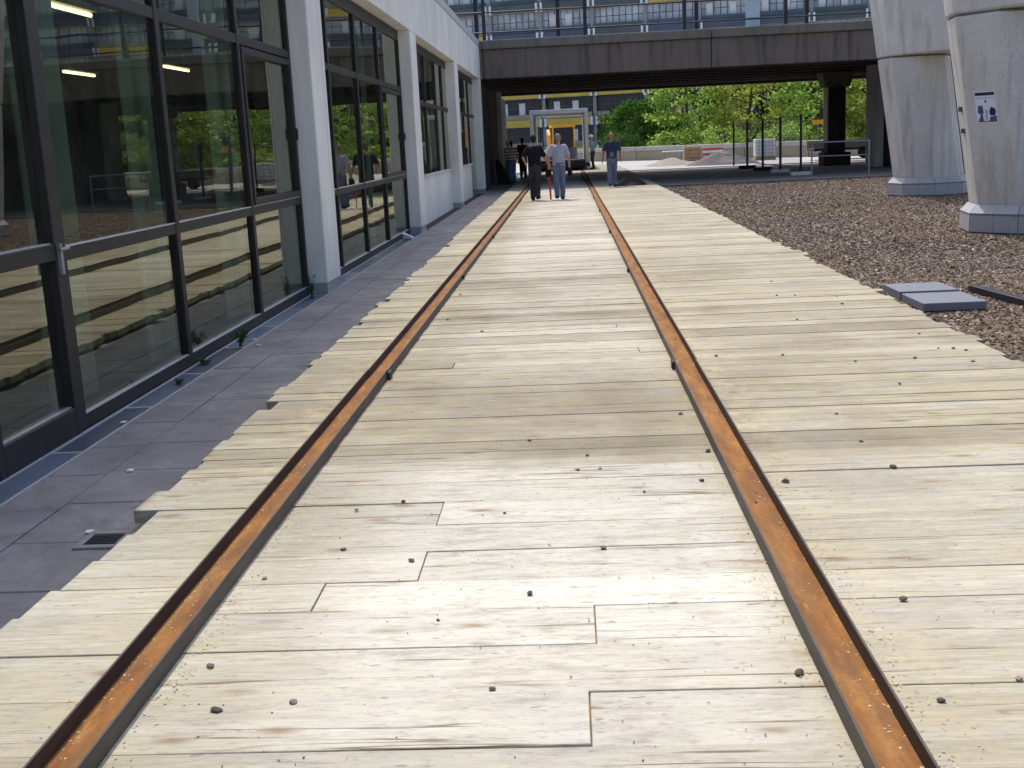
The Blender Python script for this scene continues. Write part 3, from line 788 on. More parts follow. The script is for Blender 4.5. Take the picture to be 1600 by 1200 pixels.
br['label'] = 'dark concrete footbridge with steel posts spanning over the tracks'
# bearing walls under the bridge
uw = empty('underpass_wall', (-3.2, 52, PZ)); tag(uw, 'dark panelled wall under left end of the footbridge', 'wall')
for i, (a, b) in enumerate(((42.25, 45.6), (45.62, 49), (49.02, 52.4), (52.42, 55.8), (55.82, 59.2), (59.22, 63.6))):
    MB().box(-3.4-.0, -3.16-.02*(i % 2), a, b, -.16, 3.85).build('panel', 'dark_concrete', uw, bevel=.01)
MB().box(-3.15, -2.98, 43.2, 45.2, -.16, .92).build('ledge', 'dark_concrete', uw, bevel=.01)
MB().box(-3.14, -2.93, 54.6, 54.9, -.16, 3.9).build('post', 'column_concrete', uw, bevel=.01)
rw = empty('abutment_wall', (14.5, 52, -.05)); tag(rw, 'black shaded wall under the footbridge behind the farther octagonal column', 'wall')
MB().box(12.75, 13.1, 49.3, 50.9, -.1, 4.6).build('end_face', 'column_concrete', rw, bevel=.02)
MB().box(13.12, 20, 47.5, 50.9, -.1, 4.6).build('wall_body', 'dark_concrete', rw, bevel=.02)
bc = empty('bridge_column', (12.1, 54, -.045)); tag(bc, 'square dark column with wide capital under the footbridge', 'column')
MB().box(11.75, 12.55, 53.6, 54.4, .5, 3.35).build('shaft', 'dark_concrete', bc, bevel=.05)
MB().box(11.7, 11.748, 53.5, 54.3, 1.0, 3.35).build('pale_left_strip', 'column_concrete', bc, bevel=.01)  # paler plate along the left side of the dark shaft
MB().hexa([(11.6, 53.5, 3.352), (12.7, 53.5, 3.352), (12.7, 54.5, 3.352), (11.6, 54.5, 3.352)], [(11.45, 53.3, 4.01), (12.85, 53.3, 4.01), (12.85, 54.7, 4.01), (11.45, 54.7, 4.01)]).build('capital', 'beam_concrete', bc, bevel=.02)
MB().box(11.55, 12.75, 53.4, 54.6, -.1, .498).build('pedestal', 'dark_concrete', bc, bevel=.04)

# ================================================================== OCTAGONAL COLUMNS (right)
def octo(c, Rr, a0, z, dx=0, dy=0):
    return [(c[0]+dx+Rr*math.cos(R(a0+45*k)), c[1]+dy+Rr*math.sin(R(a0+45*k)), z) for k in range(8)]
def big_column(c, Rr, a0, lean, label, zc=3.15, ext=2.4):
    e = empty('octagonal_column', (c[0], c[1], -.12)); tag(e, label, 'column', 'leaning octagonal concrete columns on the gravel')
    g0 = lambda z: (lean[0]*(z-.35), lean[1]*(z-.35))
    lo = octo(c, Rr, a0, .0, *g0(0)); hi = octo(c, Rr, a0, zc-.02, *g0(zc))
    MB().hexa(lo, hi).build('shaft', 'column_concrete', e, bevel=.018)
    nk = octo(c, Rr-.03, a0, zc-.018, *g0(zc)); nk2 = octo(c, Rr-.03, a0, zc+.018, *g0(zc))
    MB().hexa(nk, nk2).build('joint', 'mortar', e)
    # upper block: keeps the left corners, runs on along the broad face
    up = []
    for z in (zc+.02, 7.2):
        o8 = octo(c, Rr+.02, a0, z, *g0(z))
        P7, P0, P1, P2 = Vector(o8[7]), Vector(o8[0]), Vector(o8[1]), Vector(o8[2])
        d = Vector((.62, -.785, 0)).normalized(); Q1 = P1+d*ext; nrm = Vector((-d.y, d.x, 0)); 
        if (P0-P1).dot(nrm) < 0: nrm = -nrm
        Q2 = Q1+nrm*1.5; Q3 = P7+ (P7-P0)*.2
        up.append([tuple(P0), tuple(P1), tuple(Q1), tuple(Q2), tuple(Q3)])
    MB().hexa(*up).build('upper_block', 'column_concrete', e, bevel=.03)
    # plinth with tiles
    rp0, rp1, z0, z1, z2 = Rr+.13, Rr+.13, -.08, .20, .33
    MB().hexa(octo(c, rp0-.03, a0, -.2), octo(c, rp0-.03, a0, z1-.02)).build('plinth_core', 'mortar', e)
    lo = octo(c, rp0, a0, z0); mi = octo(c, rp1, a0, z1); ti = octo(c, Rr+.012, a0, z2); back = octo(c, rp0-.028, a0, z0); backm = octo(c, rp0-.028, a0, z1)
    lerp = lambda p, q_, t_: tuple(p[i]+(q_[i]-p[i])*t_ for i in range(3))
    for k in range(8):
        k2 = (k+1) % 8
        for (u0, u1) in ((.006, .496), (.504, .994)):
            a_, b_ = lerp(lo[k], lo[k2], u0), lerp(lo[k], lo[k2], u1); a2, b2 = lerp(mi[k], mi[k2], u0), lerp(mi[k], mi[k2], u1)
            a3, b3 = lerp(back[k], back[k2], u0), lerp(back[k], back[k2], u1); a4, b4 = lerp(backm[k], backm[k2], u0), lerp(backm[k], backm[k2], u1)
            MB().hexa([a_, b_, b3, a3], [a2, b2, b4, a4]).build('plinth_tile', 'plinth_tile', e)
            s0, s1 = lerp(ti[k], ti[k2], u0), lerp(ti[k], ti[k2], u1)
            dn = lambda p: (p[0], p[1], p[2]-.03)
            up_ = lambda p: (p[0], p[1], p[2]+.004)
            MB().hexa([dn(a2), dn(b2), dn(s1), dn(s0)], [up_(a2), up_(b2), s1, s0]).build('cap_tile', 'plinth_tile', e)
    return e, g0
cB, gB = big_column((7.23, 18.54), .95, 149, (-.154, 0), 'large leaning octagonal concrete column with a poster, nearer the tracks')
cA, gA = big_column((8.78, 28.95), .83, 172, (-.150, 0), 'large leaning octagonal concrete column without poster, farther behind')
# poster on the broad face of the nearer column
def face_pt(u, z, off):
    o8 = octo((7.23, 18.54), .95, 149, z, *gB(z)); a = Vector(o8[1]); b = Vector(o8[2]); d = (b-a).normalized()
    n = Vector((d.y, -d.x, 0)); 
    if n.y > 0: n = -n
    return a.lerp(b, u)+n*off
def plate(u0, u1, z0, z1, o0, o1):
    return MB().hexa([face_pt(u0, z0, o0), face_pt(u1, z0, o0), face_pt(u1, z0, o1), face_pt(u0, z0, o1)][::-1], [face_pt(u0, z1, o0), face_pt(u1, z1, o0), face_pt(u1, z1, o1), face_pt(u0, z1, o1)][::-1])
pc = face_pt(.45, 1.56, .01)
po = empty('poster', pc); tag(po, 'small white and violet poster stuck on the nearer concrete column', 'poster')
U0, U1, ZB, ZT = .24, .71, 1.555, 2.02
def pu(t_): return U0+(U1-U0)*t_
def pz(t_): return ZB+(ZT-ZB)*t_
plate(U0, U1, ZB, ZT, .001, .006).build('sheet', 'paper', po)
plate(pu(.03), pu(.97), pz(.87), pz(.97), .006, .008).build('header', 'print_navy', po)
plate(pu(.06), pu(.94), pz(.78), pz(.81), .006, .008).build('text_line', 'print_blue', po)
def shape(pts_, mat):
    vs = [face_pt(pu(a), pz(b), .0082) for a, b in pts_]; vb = [face_pt(pu(a), pz(b), .0062) for a, b in pts_]
    MB().hexa(vb, vs).build('figure_print', mat, po)
shape([(.09, .07), (.33, .07), (.30, .27), (.36, .33), (.34, .56), (.12, .55), (.08, .33), (.22, .27)], 'print_violet')
shape([(.62, .06), (.97, .06), (.97, .22), (.66, .2)], 'print_violet')
shape([(.66, .25), (.9, .22), (.97, .36), (.92, .46), (.74, .5), (.64, .36)], 'print_navy')
shape([(.45, .66), (.5, .63), (.58, .70), (.5, .73)], 'print_navy')
shape([(.42, .10), (.55, .12), (.56, .42), (.44, .42)], 'print_blue')
plate(pu(.04), pu(.96), pz(.035), pz(.065), .006, .0081).build('footer', 'print_navy', po)
# dark fixings on the left face
for z in (1.78, 1.45):
    o8 = octo((7.23, 18.54), .95, 149, z, *gB(z)); a = Vector(o8[0]); b = Vector(o8[1])
    c_ = a.lerp(b, .5)+Vector((-.01, -.004, 0)); MB().box(c_.x-.012, c_.x+.03, c_.y-.09, c_.y+.09, c_.z-.035, c_.z+.035).build('fixing', 'steel_blue_black', cB)
# slabs and bar on the gravel
for i, (y0, y1, dx) in enumerate(((10.66, 11.36, 0), (11.46, 12.08, .01))):
    e = MB().box(3.22+dx, 3.79+dx, y0, y1, -.095, -.02+.005*i).build('stone_slab', 'granite_slab', None, bevel=.004)
    tag(e, ['blue grey stone slab on gravel, nearer of the pair', 'blue grey stone slab on gravel, farther of the pair'][i], 'slab', 'stone slabs on the gravel')
e = MB().obox((4.08, 11.9), (4.32, 9.6), .09, -.1, -.03).build('steel_bar', 'steel_blue_black', None, bevel=.008); tag(e, 'black steel bar lying on gravel beside the stone slabs', 'bar')
e = MB().box(3.02, 3.12, 14.9, 15.1, -.1, -.05).build('yellow_offcut', 'helmet_yellow', None, bevel=.01); tag(e, 'small yellow scrap on gravel beside the plank ends', 'litter')

# ================================================================== MODULE ON TROLLEY
Y0, Y1 = 63.0, 72.0
tr_ = empty('rail_trolley', (-.35, 67, .05)); tag(tr_, 'dark flat rail trolley carrying the pale portal frame', 'trolley')
MB().box(-1.95, 1.25, Y0-.5, Y1+.4, .19, .37).build('bed', 'steel_blue_black', tr_, bevel=.01)
MB().box(-1.5, 1.0, Y0-.44, Y0-.3, .12, .188).build('bumper', 'rust_dark', tr_)
for x in (-1.396, .779):
    for y in (Y0+.3, Y1-.4):
        wb = MB()
        wb.tube([(x-.04, y, .105), (x+.04, y, .105)], .09, 14).build('wheel', 'rust_dark', tr_)
pf = empty('portal_frame', (-.35, 67, .37)); tag(pf, 'pale grey open portal frame standing on the rail trolley', 'frame')
MB().box(-1.9, -1.72, Y0, Y1, .372, 3.0).build('side_wall', 'module_white', pf, bevel=.01)
MB().box(1.02, 1.2, Y0, Y1, .372, 3.0).build('side_wall', 'module_white', pf, bevel=.01)
MB().box(-1.9, 1.2, Y0, Y1, 3.002, 3.22).build('roof_panel', 'module_white', pf, bevel=.01)
MB().box(-1.718, 1.018, Y0+.3, Y1, .372, .45).build('floor_panel', 'tarp_grey', pf)
# small excavator behind the module
ex = empty('excavator', (-.3, 81, -.05), R(8)); tag(ex, 'small orange excavator with dark glazed cab seen through the portal frame', 'excavator')
L = dict(local=True)
for s in (-1, 1):
    q = MB(); q.hexa([(s*.75-.18, -1.1, 0), (s*.75+.18, -1.1, 0), (s*.75+.18, 1.1, 0), (s*.75-.18, 1.1, 0)], [(s*.75-.18, -1.35, .45), (s*.75+.18, -1.35, .45), (s*.75+.18, 1.35, .45), (s*.75-.18, 1.35, .45)])
    q.build('track', 'rubber', ex, bevel=.08, **L)
MB().box(-.9, .9, -1.1, 1.2, .5, 1.15).build('body', 'tarp_grey', ex, bevel=.08, **L)
cb = MB()
for x in (-.72, .72):
    for y in (-1.0, .35): cb.box(x-.05, x+.05, y-.05, y+.05, 1.15, 2.52)
cb.box(-.8, .8, -1.1, .45, 2.5, 2.68).build('cab_frame', 'orange_paint', ex, **L)
for (a, b, c0, d0) in ((-.67, .67, -1.0, -.97), (-.67, .67, .33, .36)): MB().box(a, b, c0, d0, 1.16, 2.49).build('cab_glass', 'dark_glass', ex, **L)
for x in (-.72, .72): MB().box(x-.015, x+.015, -.94, .29, 1.16, 2.49).build('cab_glass', 'dark_glass', ex, **L)
MB().tube([(-1.0, -1.1, 1.0), (-1.15, -1.9, 2.3), (-1.15, -2.6, 1.9)], [.14, .13, .1], 6).build('boom', 'orange_paint', ex, **L)
MB().tube([(-1.15, -2.55, 2.0), (-1.15, -2.75, .8)], [.1, .08], 6).build('stick', 'orange_paint', ex, **L)
MB().hexa([(-1.4, -3.0, .15), (-.9, -3.0, .15), (-.9, -2.6, .1), (-1.4, -2.6, .1)], [(-1.4, -2.9, .8), (-.9, -2.9, .8), (-.9, -2.55, .8), (-1.4, -2.55, .8)]).build('bucket', 'rust_dark', ex, bevel=.03, **L)

# ================================================================== SITE CLUTTER
pw = empty('parapet_wall', (6, 82, -.05)); tag(pw, 'low pale concrete parapet along far edge of the sunlit plaza', 'wall')
pa, pb = Vector((-14, 108)), Vector((24, 58.4))
n_ = 12
for k in range(n_):
    a = pa.lerp(pb, k/n_+.0006); b = pa.lerp(pb, (k+1)/n_-.0006)
    MB().obox(a, b, .5, .62, .90).build('coping_block', 'pale_concrete', pw, bevel=.02)
    MB().obox(a, b, .25, -.1, .618).build('wall_block', 'far_beige', pw)
# fence panels
fp = [(8.17, 58.0), (8.30, 54.5), (8.43, 51.0), (8.55, 47.5), (8.6, 43.6)]
names = ['farthest', 'third', 'second', 'nearest']
for i in range(4):
    a = Vector(fp[i]); b = Vector(fp[i+1]); d = (b-a).normalized(); a = a+d*.04; b = b-d*.04
    e = empty('site_fence', (*((a+b)/2), -.085)); tag(e, ['mesh site fence panel under the bridge, farthest of the row', 'mesh site fence panel under the bridge, second farthest of the row', 'mesh site fence panel under the bridge, second nearest of the row', 'mesh site fence panel under the bridge, nearest the octagonal columns'][i], 'fence', 'temporary fence panels under the bridge')
    for p_ in (a, b): MB().tube([(*p_, .0), (*p_, 2.12)], .045, 8).build('post', 'steel_blue_black', e)
    q = MB(); q.tube([(*a, 2.05), (*b, 2.05)], .02, 6).tube([(*a, .2), (*b, .2)], .02, 6).build('rail', 'steel_grey', e)
    q = MB()
    for k in range(1, 22):
        p_ = a.lerp(b, k/22); q.tube([(*p_, .2), (*p_, 2.05)], .0045, 4, False)
    q.build('mesh_wire', 'steel_grey', e)
    MB().obox(b+Vector((-.38, 0)), b+Vector((.38, 0)), .24, -.084, .06).build('foot_block', 'rubber' if i < 2 else 'column_concrete', e, bevel=.02)
hb = empty('barrier_rail', (9.5, 41.8, -.1)); tag(hb, 'thin grey metal hand barrier in front of the dark column', 'barrier')
for p_ in ((8.7, 42.2), (10.45, 41.2)): MB().tube([(*p_, -.1), (*p_, 1.12)], .028, 8).build('post', 'steel_grey', hb)
MB().tube([(8.7, 42.2, 1.1), (10.45, 41.2, 1.1)], .026, 8).build('top_rail', 'steel_grey', hb)
MB().tube([(8.7, 42.2, .62), (10.45, 41.2, .62)], .02, 8).build('mid_rail', 'steel_grey', hb)
# sand heap and tarp ramp
def heap(name, cx, cy, rx, ry, h, mat, label, cat, seed, zb=-.05):
    V = []; Fc = []; nr, na = 9, 26
    for i in range(nr+1):
        r_ = i/nr
        for j in range(na):
            a = 2*math.pi*j/na; x = cx+rx*r_*math.cos(a); y = cy+ry*r_*math.sin(a)
            z = h*(1-r_**1.4)*(1+.8*mnoise.noise((x*1.1+seed, y*1.1, 0))+.3*mnoise.noise((x*3+seed, y*3, 0)))
            V.append((x, y, max(z, -.02)+zb if i < nr else zb-.02))
    for i in range(nr):
        for j in range(na): Fc.append((i*na+j, (i+1)*na+j, (i+1)*na+(j+1) % na, i*na+(j+1) % na))
    me = bpy.data.meshes.new(name); me.from_pydata(V, [], Fc); me.update(); me.polygons.foreach_set('use_smooth', [True]*len(Fc))
    return tag(link(name, me, mat), label, cat)
heap('sand_heap', 5.9, 66, 1.6, 2.0, .34, 'sand', 'pale sand heap on the sunlit plaza left of the tarp', 'heap', 1)
heap('tarp_heap', 8.3, 63, 2.0, 1.6, .62, 'tarp_grey', 'dark grey tarp covered heap behind the fence posts', 'heap', 5)
tb = empty('site_table', (6.3, 70, -.05)); tag(tb, 'small white trestle table beside the sand heap', 'table')
MB().box(5.7, 6.9, 69.6, 70.4, .62, .68).build('table_top', 'white_paint', tb, bevel=.01)
for x in (5.8, 6.8):
    for y in (69.7, 70.3): MB().tube([(x, y, -.05), (x, y, .62)], .025, 6).build('leg', 'steel_grey', tb)
cr_ = empty('wooden_crate', (7.5, 71, -.05)); tag(cr_, 'orange brown wooden crate beside the red and white barrier', 'crate')
for k in range(4): MB().box(7.0, 8.0, 70.5, 70.54, .02+k*.22, .2+k*.22).build('slat', 'wood_crate', cr_)
MB().box(7.02, 7.98, 70.56, 71.4, .0, .86).build('crate_body', 'wood_crate', cr_)
rb = empty('road_barrier', (8.6, 70.5, -.05)); tag(rb, 'red and white plastic road barrier on the plaza', 'barrier')
for k in range(3): MB().box(8.1, 9.3, 70.45, 70.52, .32+k*.16, .42+k*.16).build('board', 'red_paint' if k % 2 == 0 else 'white_paint', rb, bevel=.01)
for x in (8.2, 9.2): MB().box(x-.04, x+.04, 70.53, 70.6, -.05, .78).build('post', 'white_paint', rb); 
for x in (8.2, 9.2): MB().box(x-.1, x+.1, 70.2, 70.9, -.045, .05).build('foot', 'rubber', rb, bevel=.01)
ib = empty('liquid_container', (11.4, 68.5, -.05)); tag(ib, 'white cube liquid container in a wire cage on a pallet', 'container')
MB().box(10.85, 11.95, 68, 69, .12, 1.15).build('tank', 'white_paint', ib, bevel=.05)
q = MB()
for k in range(6): q.tube([(10.83, 67.98, .15+k*.2), (11.97, 67.98, .15+k*.2)], .012, 5)
for k in range(7): q.tube([(10.83+k*.19, 67.97, .12), (10.83+k*.19, 67.97, 1.18)], .012, 5)
q.build('cage', 'steel_grey', ib); MB().box(10.83, 11.97, 67.96, 69.02, -.05, .11).build('pallet', 'wood_crate', ib)
tl = empty('flatbed_trailer', (14.6, 62.5, -.05)); tag(tl, 'low dark flatbed trailer parked behind the square column', 'trailer')
MB().box(12.8, 16.1, 61.6, 63.4, .42, .58).build('bed', 'steel_blue_black', tl, bevel=.02)
MB().box(12.8, 16.1, 63.36, 63.42, .58, .95).build('side_board', 'wood_crate', tl); MB().box(12.8, 16.1, 61.58, 61.63, .585, .93).build('side_board', 'tarp_grey', tl)
for x in (13.5, 15.4): MB().tube([(x, 61.6, .27), (x, 61.85, .27)], .3, 18).build('wheel', 'rubber', tl)
MB().box(15.75, 15.98, 61.52, 61.578, .6, .85).build('reflector', 'orange_paint', tl)
os_ = empty('orange_sign', (16.9, 80, -.05)); tag(os_, 'small orange sign on a thin post in front of the trees', 'sign')
MB().tube([(16.9, 80, -.05), (16.9, 80, 2.1)], .03, 6).build('post', 'steel_grey', os_); MB().box(16.5, 17.3, 79.93, 79.96, 1.85, 2.15).build('board', 'orange_paint', os_, bevel=.01)
heap('shadow_mound', 2.15, 39.7, .55, .5, .2, 'rubber', 'low black mound for the shadow on planks right of the person in dungarees', 'sheet', 9, .015)  # black mound added where a dark shadow lies on the planks
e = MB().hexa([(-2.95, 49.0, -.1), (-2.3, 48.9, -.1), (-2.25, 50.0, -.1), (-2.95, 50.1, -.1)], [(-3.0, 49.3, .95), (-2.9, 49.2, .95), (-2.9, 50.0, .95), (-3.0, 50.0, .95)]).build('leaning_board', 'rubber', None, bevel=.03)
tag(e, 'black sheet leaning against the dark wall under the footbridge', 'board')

# ================================================================== FAR BUILDING
fo = Vector((-8.5, 163)); fd = Vector((.979, -.205)).normalized(); fn = Vector((-fd.y, fd.x))
if fn.y < 0: fn = -fn
fb = empty('office_building', (fo.x, fo.y, 0)); tag(fb, 'long office building with yellow sunshades and stacked balconies far behind the footbridge', 'building')
def fbox(u0, u1, d0, d1, z0, z1):
    def P_(u, d): return fo+fd*u+fn*d
    lo = [(*P_(u0, d0), z0), (*P_(u1, d0), z0), (*P_(u1, d1), z0), (*P_(u0, d1), z0)]
    return MB().hexa(lo, [(a, b, z1) for a, b, _ in lo])
BAY = 7.1; K0, K1 = -5, 11
ub = -1.5
pitch = 3.8; zb0 = 3.57
fbox(ub+K0*BAY, ub+K1*BAY, 1.6, 14, -4, 30).build('wall', 'far_wall', fb)
fr = random.Random(11)
for lv in range(-1, 7):
    zb = zb0+pitch*lv
    fbox(ub+K0*BAY, ub+K1*BAY, .3, 1.55, zb-.05, zb+.12).build('balcony_slab', 'pale_concrete', fb)
    for k in range(K0, K1):
        u0 = ub+k*BAY
        if lv <= 1: pm = 'far_yellow'
        elif lv == 4: pm = 'far_parapet_green' if k < 3 else ('far_yellow' if k < 6 else 'far_parapet_blue')
        else: pm = fr.choice(['far_parapet_green', 'far_yellow', 'far_parapet_blue'])
        fbox(u0+.35, u0+BAY-.35, .0, .12, zb, zb+.95).build('sunshade', pm, fb)
        if lv < 6:
            fbox(u0+.35, u0+BAY-.35, .45, .57, zb+1.0, zb+1.65).build('parapet', 'far_beige' if pm == 'far_yellow' else pm, fb)
            z0, z1 = zb+1.66, zb+pitch-.06
            gm = 'far_glass_dark' if lv <= 1 else 'far_glass_sky'
            w_ = fbox(u0+.05, u0+BAY-.05, 1.45, 1.59, z0-.6, z1).build('window', gm, fb)
            q = MB()
            for s in range(9):
                u = u0+.1+s*(BAY-.2)/8; b_ = fbox(u-.045, u+.045, 1.38, 1.445, z0-.6, z1); q.add(b_.v, b_.f)
            b_ = fbox(u0+.05, u0+BAY-.05, 1.39, 1.44, z0+.9, z0+.98); q.add(b_.v, b_.f)
            off = w_.parent
            me = q.mesh('mullion', (fo.x, fo.y, 0)); mo = link('mullion', me, 'far_mullion', w_)
            if lv == 0 and k in (-1, 0, 1) or fr.random() < .25:
                for s in range(2):
                    u = u0+1+s*2.6+fr.uniform(-.3, .3); fbox(u, u+.85, 1.30, 1.36, z0-.1, z0+1.6).build('blind', 'far_white', fb)
        for s in (-.34, .34):
            fbox(u0+s-.13, u0+s+.13, -.25, .5, zb-.1, zb+1.0).build('bracket', 'far_white', fb)
for k in range(K0, K1+1):
    fbox(ub+k*BAY-.22, ub+k*BAY+.22, .7, 1.2, -4, 29).build('column', 'far_wall', fb)

# ================================================================== TREES
def tree(name, label, x, y, z0, h, cr_, seed, mat, nleaf=5200, leaf=.25, base=.04, group='trees beyond the plaza parapet', cat='tree'):
    g = np.random.default_rng(seed); rr = random.Random(seed)
    e = empty(name, (x, y, z0)); tag(e, label, cat, group)
    q = MB()
    top = Vector((x+rr.uniform(-.4, .4), y, z0+h*.8))
    b0 = Vector((x, y, z0)); mid = b0.lerp(top, .45)+Vector((rr.uniform(-.2, .2), 0, 0))
    q.tube([b0, mid, top], [.16*h/7, .11*h/7, .03], 8)
    tips = []
    for k in range(15):
        s = b0.lerp(top, rr.uniform(.2, .95)); a = rr.uniform(0, 6.28); ln = cr_*rr.uniform(.5, .95)
        t_ = s+Vector((math.cos(a)*ln, math.sin(a)*ln, rr.uniform(.1, .45)*ln)); q.tube([s, s.lerp(t_, .5)+Vector((0, 0, .12)), t_], [.05, .03, .012], 5); tips.append(t_)
    q.build('trunk', 'bark', e)
    ncl = 70
    C = []
    for k in range(ncl):
        if k < len(tips): C.append(tips[k]); continue
        d = g.normal(size=3); d /= np.linalg.norm(d); rad = g.uniform(.35, 1)**.5
        C.append(Vector((x+d[0]*cr_*rad, y+d[1]*cr_*rad, z0+h*(base+(1-base)*.5)+d[2]*h*(1-base)*.5*rad)))
    C = np.array([tuple(c_) for c_ in C])
    idx = g.integers(0, len(C), nleaf)
    P_ = C[idx]+g.normal(size=(nleaf, 3))*np.array([.30, .30, .20])*cr_/3.0
    dirs = g.normal(size=(nleaf, 3)); dirs[:, 2] -= .3; dirs /= np.linalg.norm(dirs, axis=1)[:, None]
    ref = g.normal(size=(nleaf, 3)); s_ = np.cross(dirs, ref); s_ /= np.linalg.norm(s_, axis=1)[:, None]
    L_ = leaf*g.uniform(.6, 1.35, nleaf)[:, None]
    v0 = P_; v1 = P_+dirs*L_*.5+s_*L_*.36; v2 = P_+dirs*L_; v3 = P_+dirs*L_*.5-s_*L_*.36
    V = np.stack([v0, v1, v2, v3], 1).reshape(-1, 3)-np.array([x, y, z0])
    me = bpy.data.meshes.new('crown'); me.vertices.add(len(V)); me.vertices.foreach_set('co', V.ravel())
    me.loops.add(nleaf*4); me.loops.foreach_set('vertex_index', np.arange(nleaf*4)); me.polygons.add(nleaf)
    me.polygons.foreach_set('loop_start', np.arange(0, nleaf*4, 4)); me.polygons.foreach_set('loop_total', np.full(nleaf, 4)); me.update()
    link('crown', me, mat, e)
spec = [(5.6, 90, 5.2, 2.5, 'leaf_mid', 'darker green shrubby tree at left end of the row, beside the portal frame'),
        (9.0, 87, 7.4, 3.0, 'leaf_bright', 'bright yellow green tree, leftmost of the sunlit row behind the parapet'),
        (13.2, 86, 7.8, 3.2, 'leaf_yellow', 'bright yellow green tree, second of the sunlit row behind the parapet'),
        (17.4, 83, 7.6, 3.1, 'leaf_bright', 'bright yellow green tree, third of the sunlit row, behind the fence posts'),
        (21.0, 80, 7.6, 2.9, 'leaf_yellow', 'bright yellow green tree directly left of the square column'),
        (23.6, 84, 7.5, 3.0, 'leaf_dark', 'dark green tree seen through the gap right of the square column'),
        (28.5, 84, 8.0, 3.4, 'leaf_mid', 'mid green tree hidden mostly behind the abutment wall'),
        (34, 82, 8.0, 3.4, 'leaf_mid', 'mid green tree farthest right behind the abutment wall')]
for i, (x, y, h, c_, mt_, lb) in enumerate(spec): tree('broadleaf_tree', lb, x, y, -.3, h, c_, 20+i, mt_)
for i, x in enumerate((3.5, 7.5, 11.5, 15.5, 19.5, 23.5, 27.5, 31.5, 36)):
    tree('background_tree', 'dark green tree, number %s from the left in the shaded row behind the bright trees' % ['one', 'two', 'three', 'four', 'five', 'six', 'seven', 'eight', 'nine'][i], x+2.5, 101-i*1.2, -.5, 7.5 if i else 5, 3.3, 50+i, 'leaf_dark', 4200, .26, .05, 'dark trees behind the bright row')
for i, (x, y) in enumerate(((4.2, 86), (7.6, 83.5), (10.6, 80), (14, 76))):
    tree('shrub', ['round dark shrub behind left end of the parapet', 'light shrub behind the parapet near the sand heap', 'light shrub behind the parapet near the wooden crate', 'light shrub behind the parapet near the liquid container'][i], x, y, -.1, 2.2, 1.7, 80+i, 'leaf_mid' if i == 0 else 'leaf_bright', 2600, .14, .0, 'shrubs behind the parapet', 'shrub')

# ================================================================== PEOPLE
def remeshed(mb, name, voxel, smooth=4, wrinkle=0, seed=0):
    me = mb.mesh(name); o = bpy.data.objects.new('tmp', me); COL.objects.link(o)
    md = o.modifiers.new('r', 'REMESH'); md.mode = 'VOXEL'; md.voxel_size = voxel
    ms = o.modifiers.new('s', 'SMOOTH'); ms.iterations = smooth; ms.factor = .5
    dg = bpy.context.evaluated_depsgraph_get(); dg.update()
    out = bpy.data.meshes.new_from_object(o.evaluated_get(dg)); out.name = name
    bpy.data.objects.remove(o); bpy.data.meshes.remove(me)
    if wrinkle:
        out.calc_loop_triangles()
        for v in out.vertices:
            k = mnoise.noise((v.co.x*14+seed, v.co.y*14, v.co.z*7))+.5*mnoise.noise((v.co.x*30+seed, v.co.y*30, v.co.z*20))
            v.co += v.normal*k*wrinkle
    out.polygons.foreach_set('use_smooth', [True]*len(out.polygons)); return out
